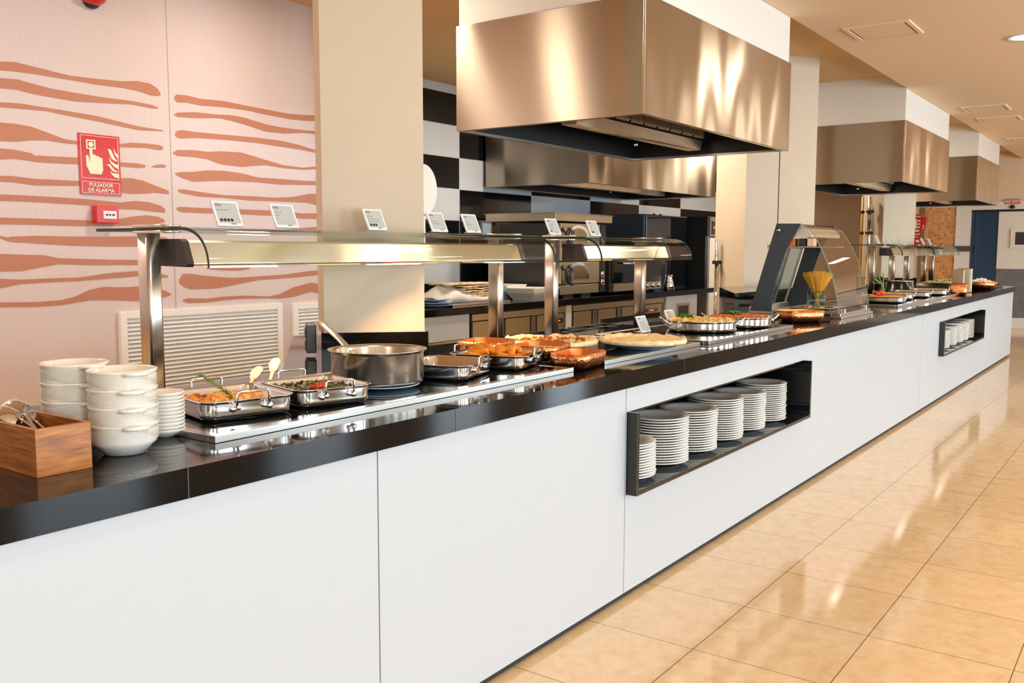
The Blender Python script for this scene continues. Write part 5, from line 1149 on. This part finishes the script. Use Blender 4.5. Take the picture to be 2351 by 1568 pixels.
# ================================================================== far half of the counter
roast_pan((8.48, 0.36, TZ), 0.52, 0.34, R_(8), 'long far steel pan of orange gratin just right of the display case', 0.048)
food_slab('baked_gratin', 'orange gratin in the long pan right of the display case', 'gratin', (8.48, 0.36, TZ+0.001), 0.48, 0.30, R_(8), 'gratin', 0.042, 0.006)
roast_pan((9.08, 0.42, TZ), 0.40, 0.34, R_(8), 'far steel pan of creamy dish, second right of the display case', 0.048)
food_slab('creamy_bake', 'pale creamy bake in the second far steel pan', 'bake', (9.08, 0.42, TZ+0.001), 0.36, 0.30, R_(8), 'stew', 0.044, 0.006)
o = MB(); 
for k in range(18): o.ball((random.uniform(-.06, .06), random.uniform(-.04, .04), random.uniform(0, .02)), 0.018, 7, sz=0.7, jit=0.25)
o = o.obj('pepper_garnish', 'red_food', None, (8.72, 0.47, TZ+0.055)); tag(o, 'red pepper pieces heaped on the far gratin', 'garnish', None, 'stuff')
roast_pan((9.62, 0.38, TZ), 0.46, 0.34, R_(8), 'far steel pan in front of the small saucepan', 0.05)
food_slab('white_rice', 'pale food in the far pan before the small saucepan', 'rice', (9.62, 0.38, TZ+0.001), 0.42, 0.30, R_(8), 'grated', 0.03, 0.006, 'stuff')
roast_pan((10.22, 0.34, TZ), 0.44, 0.34, R_(8), 'last steel pan on the far warming plate, left of the napkin box', 0.05)
food_slab('vegetable_dish', 'dark cooked vegetables in the last far steel pan', 'vegetables', (10.22, 0.34, TZ+0.001), 0.40, 0.30, R_(8), 'spinach', 0.035, 0.006, 'stuff')
t = thing('small_saucepan', 'small steel saucepan with black handle on the far counter', 'saucepan', (10.32, 0.66, TZ))
MB().lathe([(0.0001, 0), (0.135, 0), (0.14, 0.01), (0.14, 0.125), (0.147, 0.13), (0.142, 0.132), (0.136, 0.125), (0.136, 0.01), (0.0001, 0.005)], 40, cap=False).obj('pot_body', 'pot', t); MB().tube([(-0.14, 0.02, 0.11), (-0.30, 0.06, 0.14), (-0.42, 0.09, 0.17)], [0.012, 0.014, 0.012], 8).obj('handle', 'black', t)
t = thing('asparagus_bunch', 'green vegetable stalks leaning against the small saucepan', 'vegetables', (9.80, 0.72, TZ))
w = MB()
for k in range(14):
    a = random.uniform(-.5, .5); w.tube([(random.uniform(-.06, .06), random.uniform(-.04, .04), 0.01), (0.05+a*0.1, 0.0, 0.10), (-0.06+a*0.45, 0.02, random.uniform(0.12, 0.22))], [0.009, 0.008, 0.004], 6)
w.obj('stalks', 'rosemary', t)
t = thing('coffee_lid', 'shiny round lid right of the small saucepan', 'lid', (10.95, 0.60, 0.92)); MB().lathe([(0.15, 0.0), (0.15, 0.006), (0.10, 0.03), (0.02, 0.045), (0.0001, 0.046)], 32, cap=False).obj('dome', 'pan', t); MB().ball((0, 0, 0.058), 0.017, 12).obj('knob', 'black', t)
t = thing('napkin_dispenser', 'upright steel napkin dispenser above the far copper pot', 'napkin dispenser', (11.15, 0.215, 0.92))
t2 = thing('copper_pot', 'shiny copper pot in front of the napkin dispenser', 'copper pot', (10.72, 0.155, 0.92), R_(10))
MB().rr([(0.03, 0.0), (0.006, 0.01), (0.0, 0.03), (0.0, 0.115), (0.004, 0.116), (0.006, 0.03), (0.03, 0.012)], 0.30, 0.17, 0.04, 6, cap=False).obj('outer_shell', 'copper', t2); MB().rr([(0.03, 0.0), (0.03, 0.012)], 0.30, 0.17, 0.04, 6).obj('base', 'copper', t2)
MB().box(-0.20, 0.20, -0.07, 0.05, 0.0, 0.262).obj('body', 'warm_steel', t, bevel=0.006); MB().box(0.20, 0.215, -0.085, 0.065, 0.0, 0.27).obj('side_plate', 'warm_steel', t, bevel=0.006); MB().box(0.215, 0.218, -0.05, 0.03, 0.05, 0.23).obj('opening', 'black', t)
t = thing('copper_bowl', 'copper bowl of popcorn near the far end of the counter', 'copper bowl', (12.45, 0.20, 0.92))
MB().lathe([(0.0001, 0), (0.10, 0), (0.16, 0.03), (0.175, 0.09), (0.17, 0.091), (0.15, 0.035), (0.0001, 0.01)], 36, cap=False).obj('bowl_body', 'copper', t)
w = MB()
for k in range(60): a = random.uniform(0, 6.28); q = 0.14*math.sqrt(random.random()); w.ball((q*math.cos(a), q*math.sin(a), random.uniform(0.07, 0.135-q*0.3)), random.uniform(0.014, 0.022), 6, jit=0.3)
o = w.obj('popcorn', 'grated', None, (12.45, 0.20, 0.92)); tag(o, 'pale popcorn heaped in the far copper bowl', 'popcorn', None, 'stuff')
def black_tray(x, y, w_, d_, h, label, fl, z=0.92):
    t = thing('salad_tray', label, 'tray', (x, y, z))
    MB().rr([(0.01, 0.0), (0.0, h), (0.006, h), (0.016, 0.008)], w_, d_, 0.03, 4, cap=False).rr([(0.01, 0), (0.01, 0.008)], w_, d_, 0.03, 4).obj('tray_body', 'black', t)
    if fl: food_slab('mixed_salad', fl, 'salad', (x, y, z+0.001), w_*0.90, d_*0.88, 0, 'salad', h-0.004, 0.022, 'stuff', freq=22)
black_tray(12.20, 0.62, 0.95, 0.40, 0.085, 'long black tray of salad under the last sneeze guard', 'red and green salad in the long black tray')
black_tray(13.15, 0.66, 0.70, 0.40, 0.085, 'second black salad tray at the far end under the guard', 'mixed salad in the second black tray')
t = thing('serving_tongs', 'steel tongs lying on the flat black tray at the far end', 'tongs', (13.25, 0.20, 0.955)); MB().tube([(0, 0, 0), (-0.18, 0.03, 0.03), (-0.33, 0.02, 0.01)], 0.006, 6).obj('upper_arm', 'chrome', t); MB().tube([(0, 0, 0), (-0.18, -0.01, 0.015), (-0.33, 0.0, 0.002)], 0.006, 6).obj('lower_arm', 'chrome', t)
black_tray(13.15, 0.22, 0.62, 0.26, 0.03, 'flat black tray at the far corner of the counter', None)
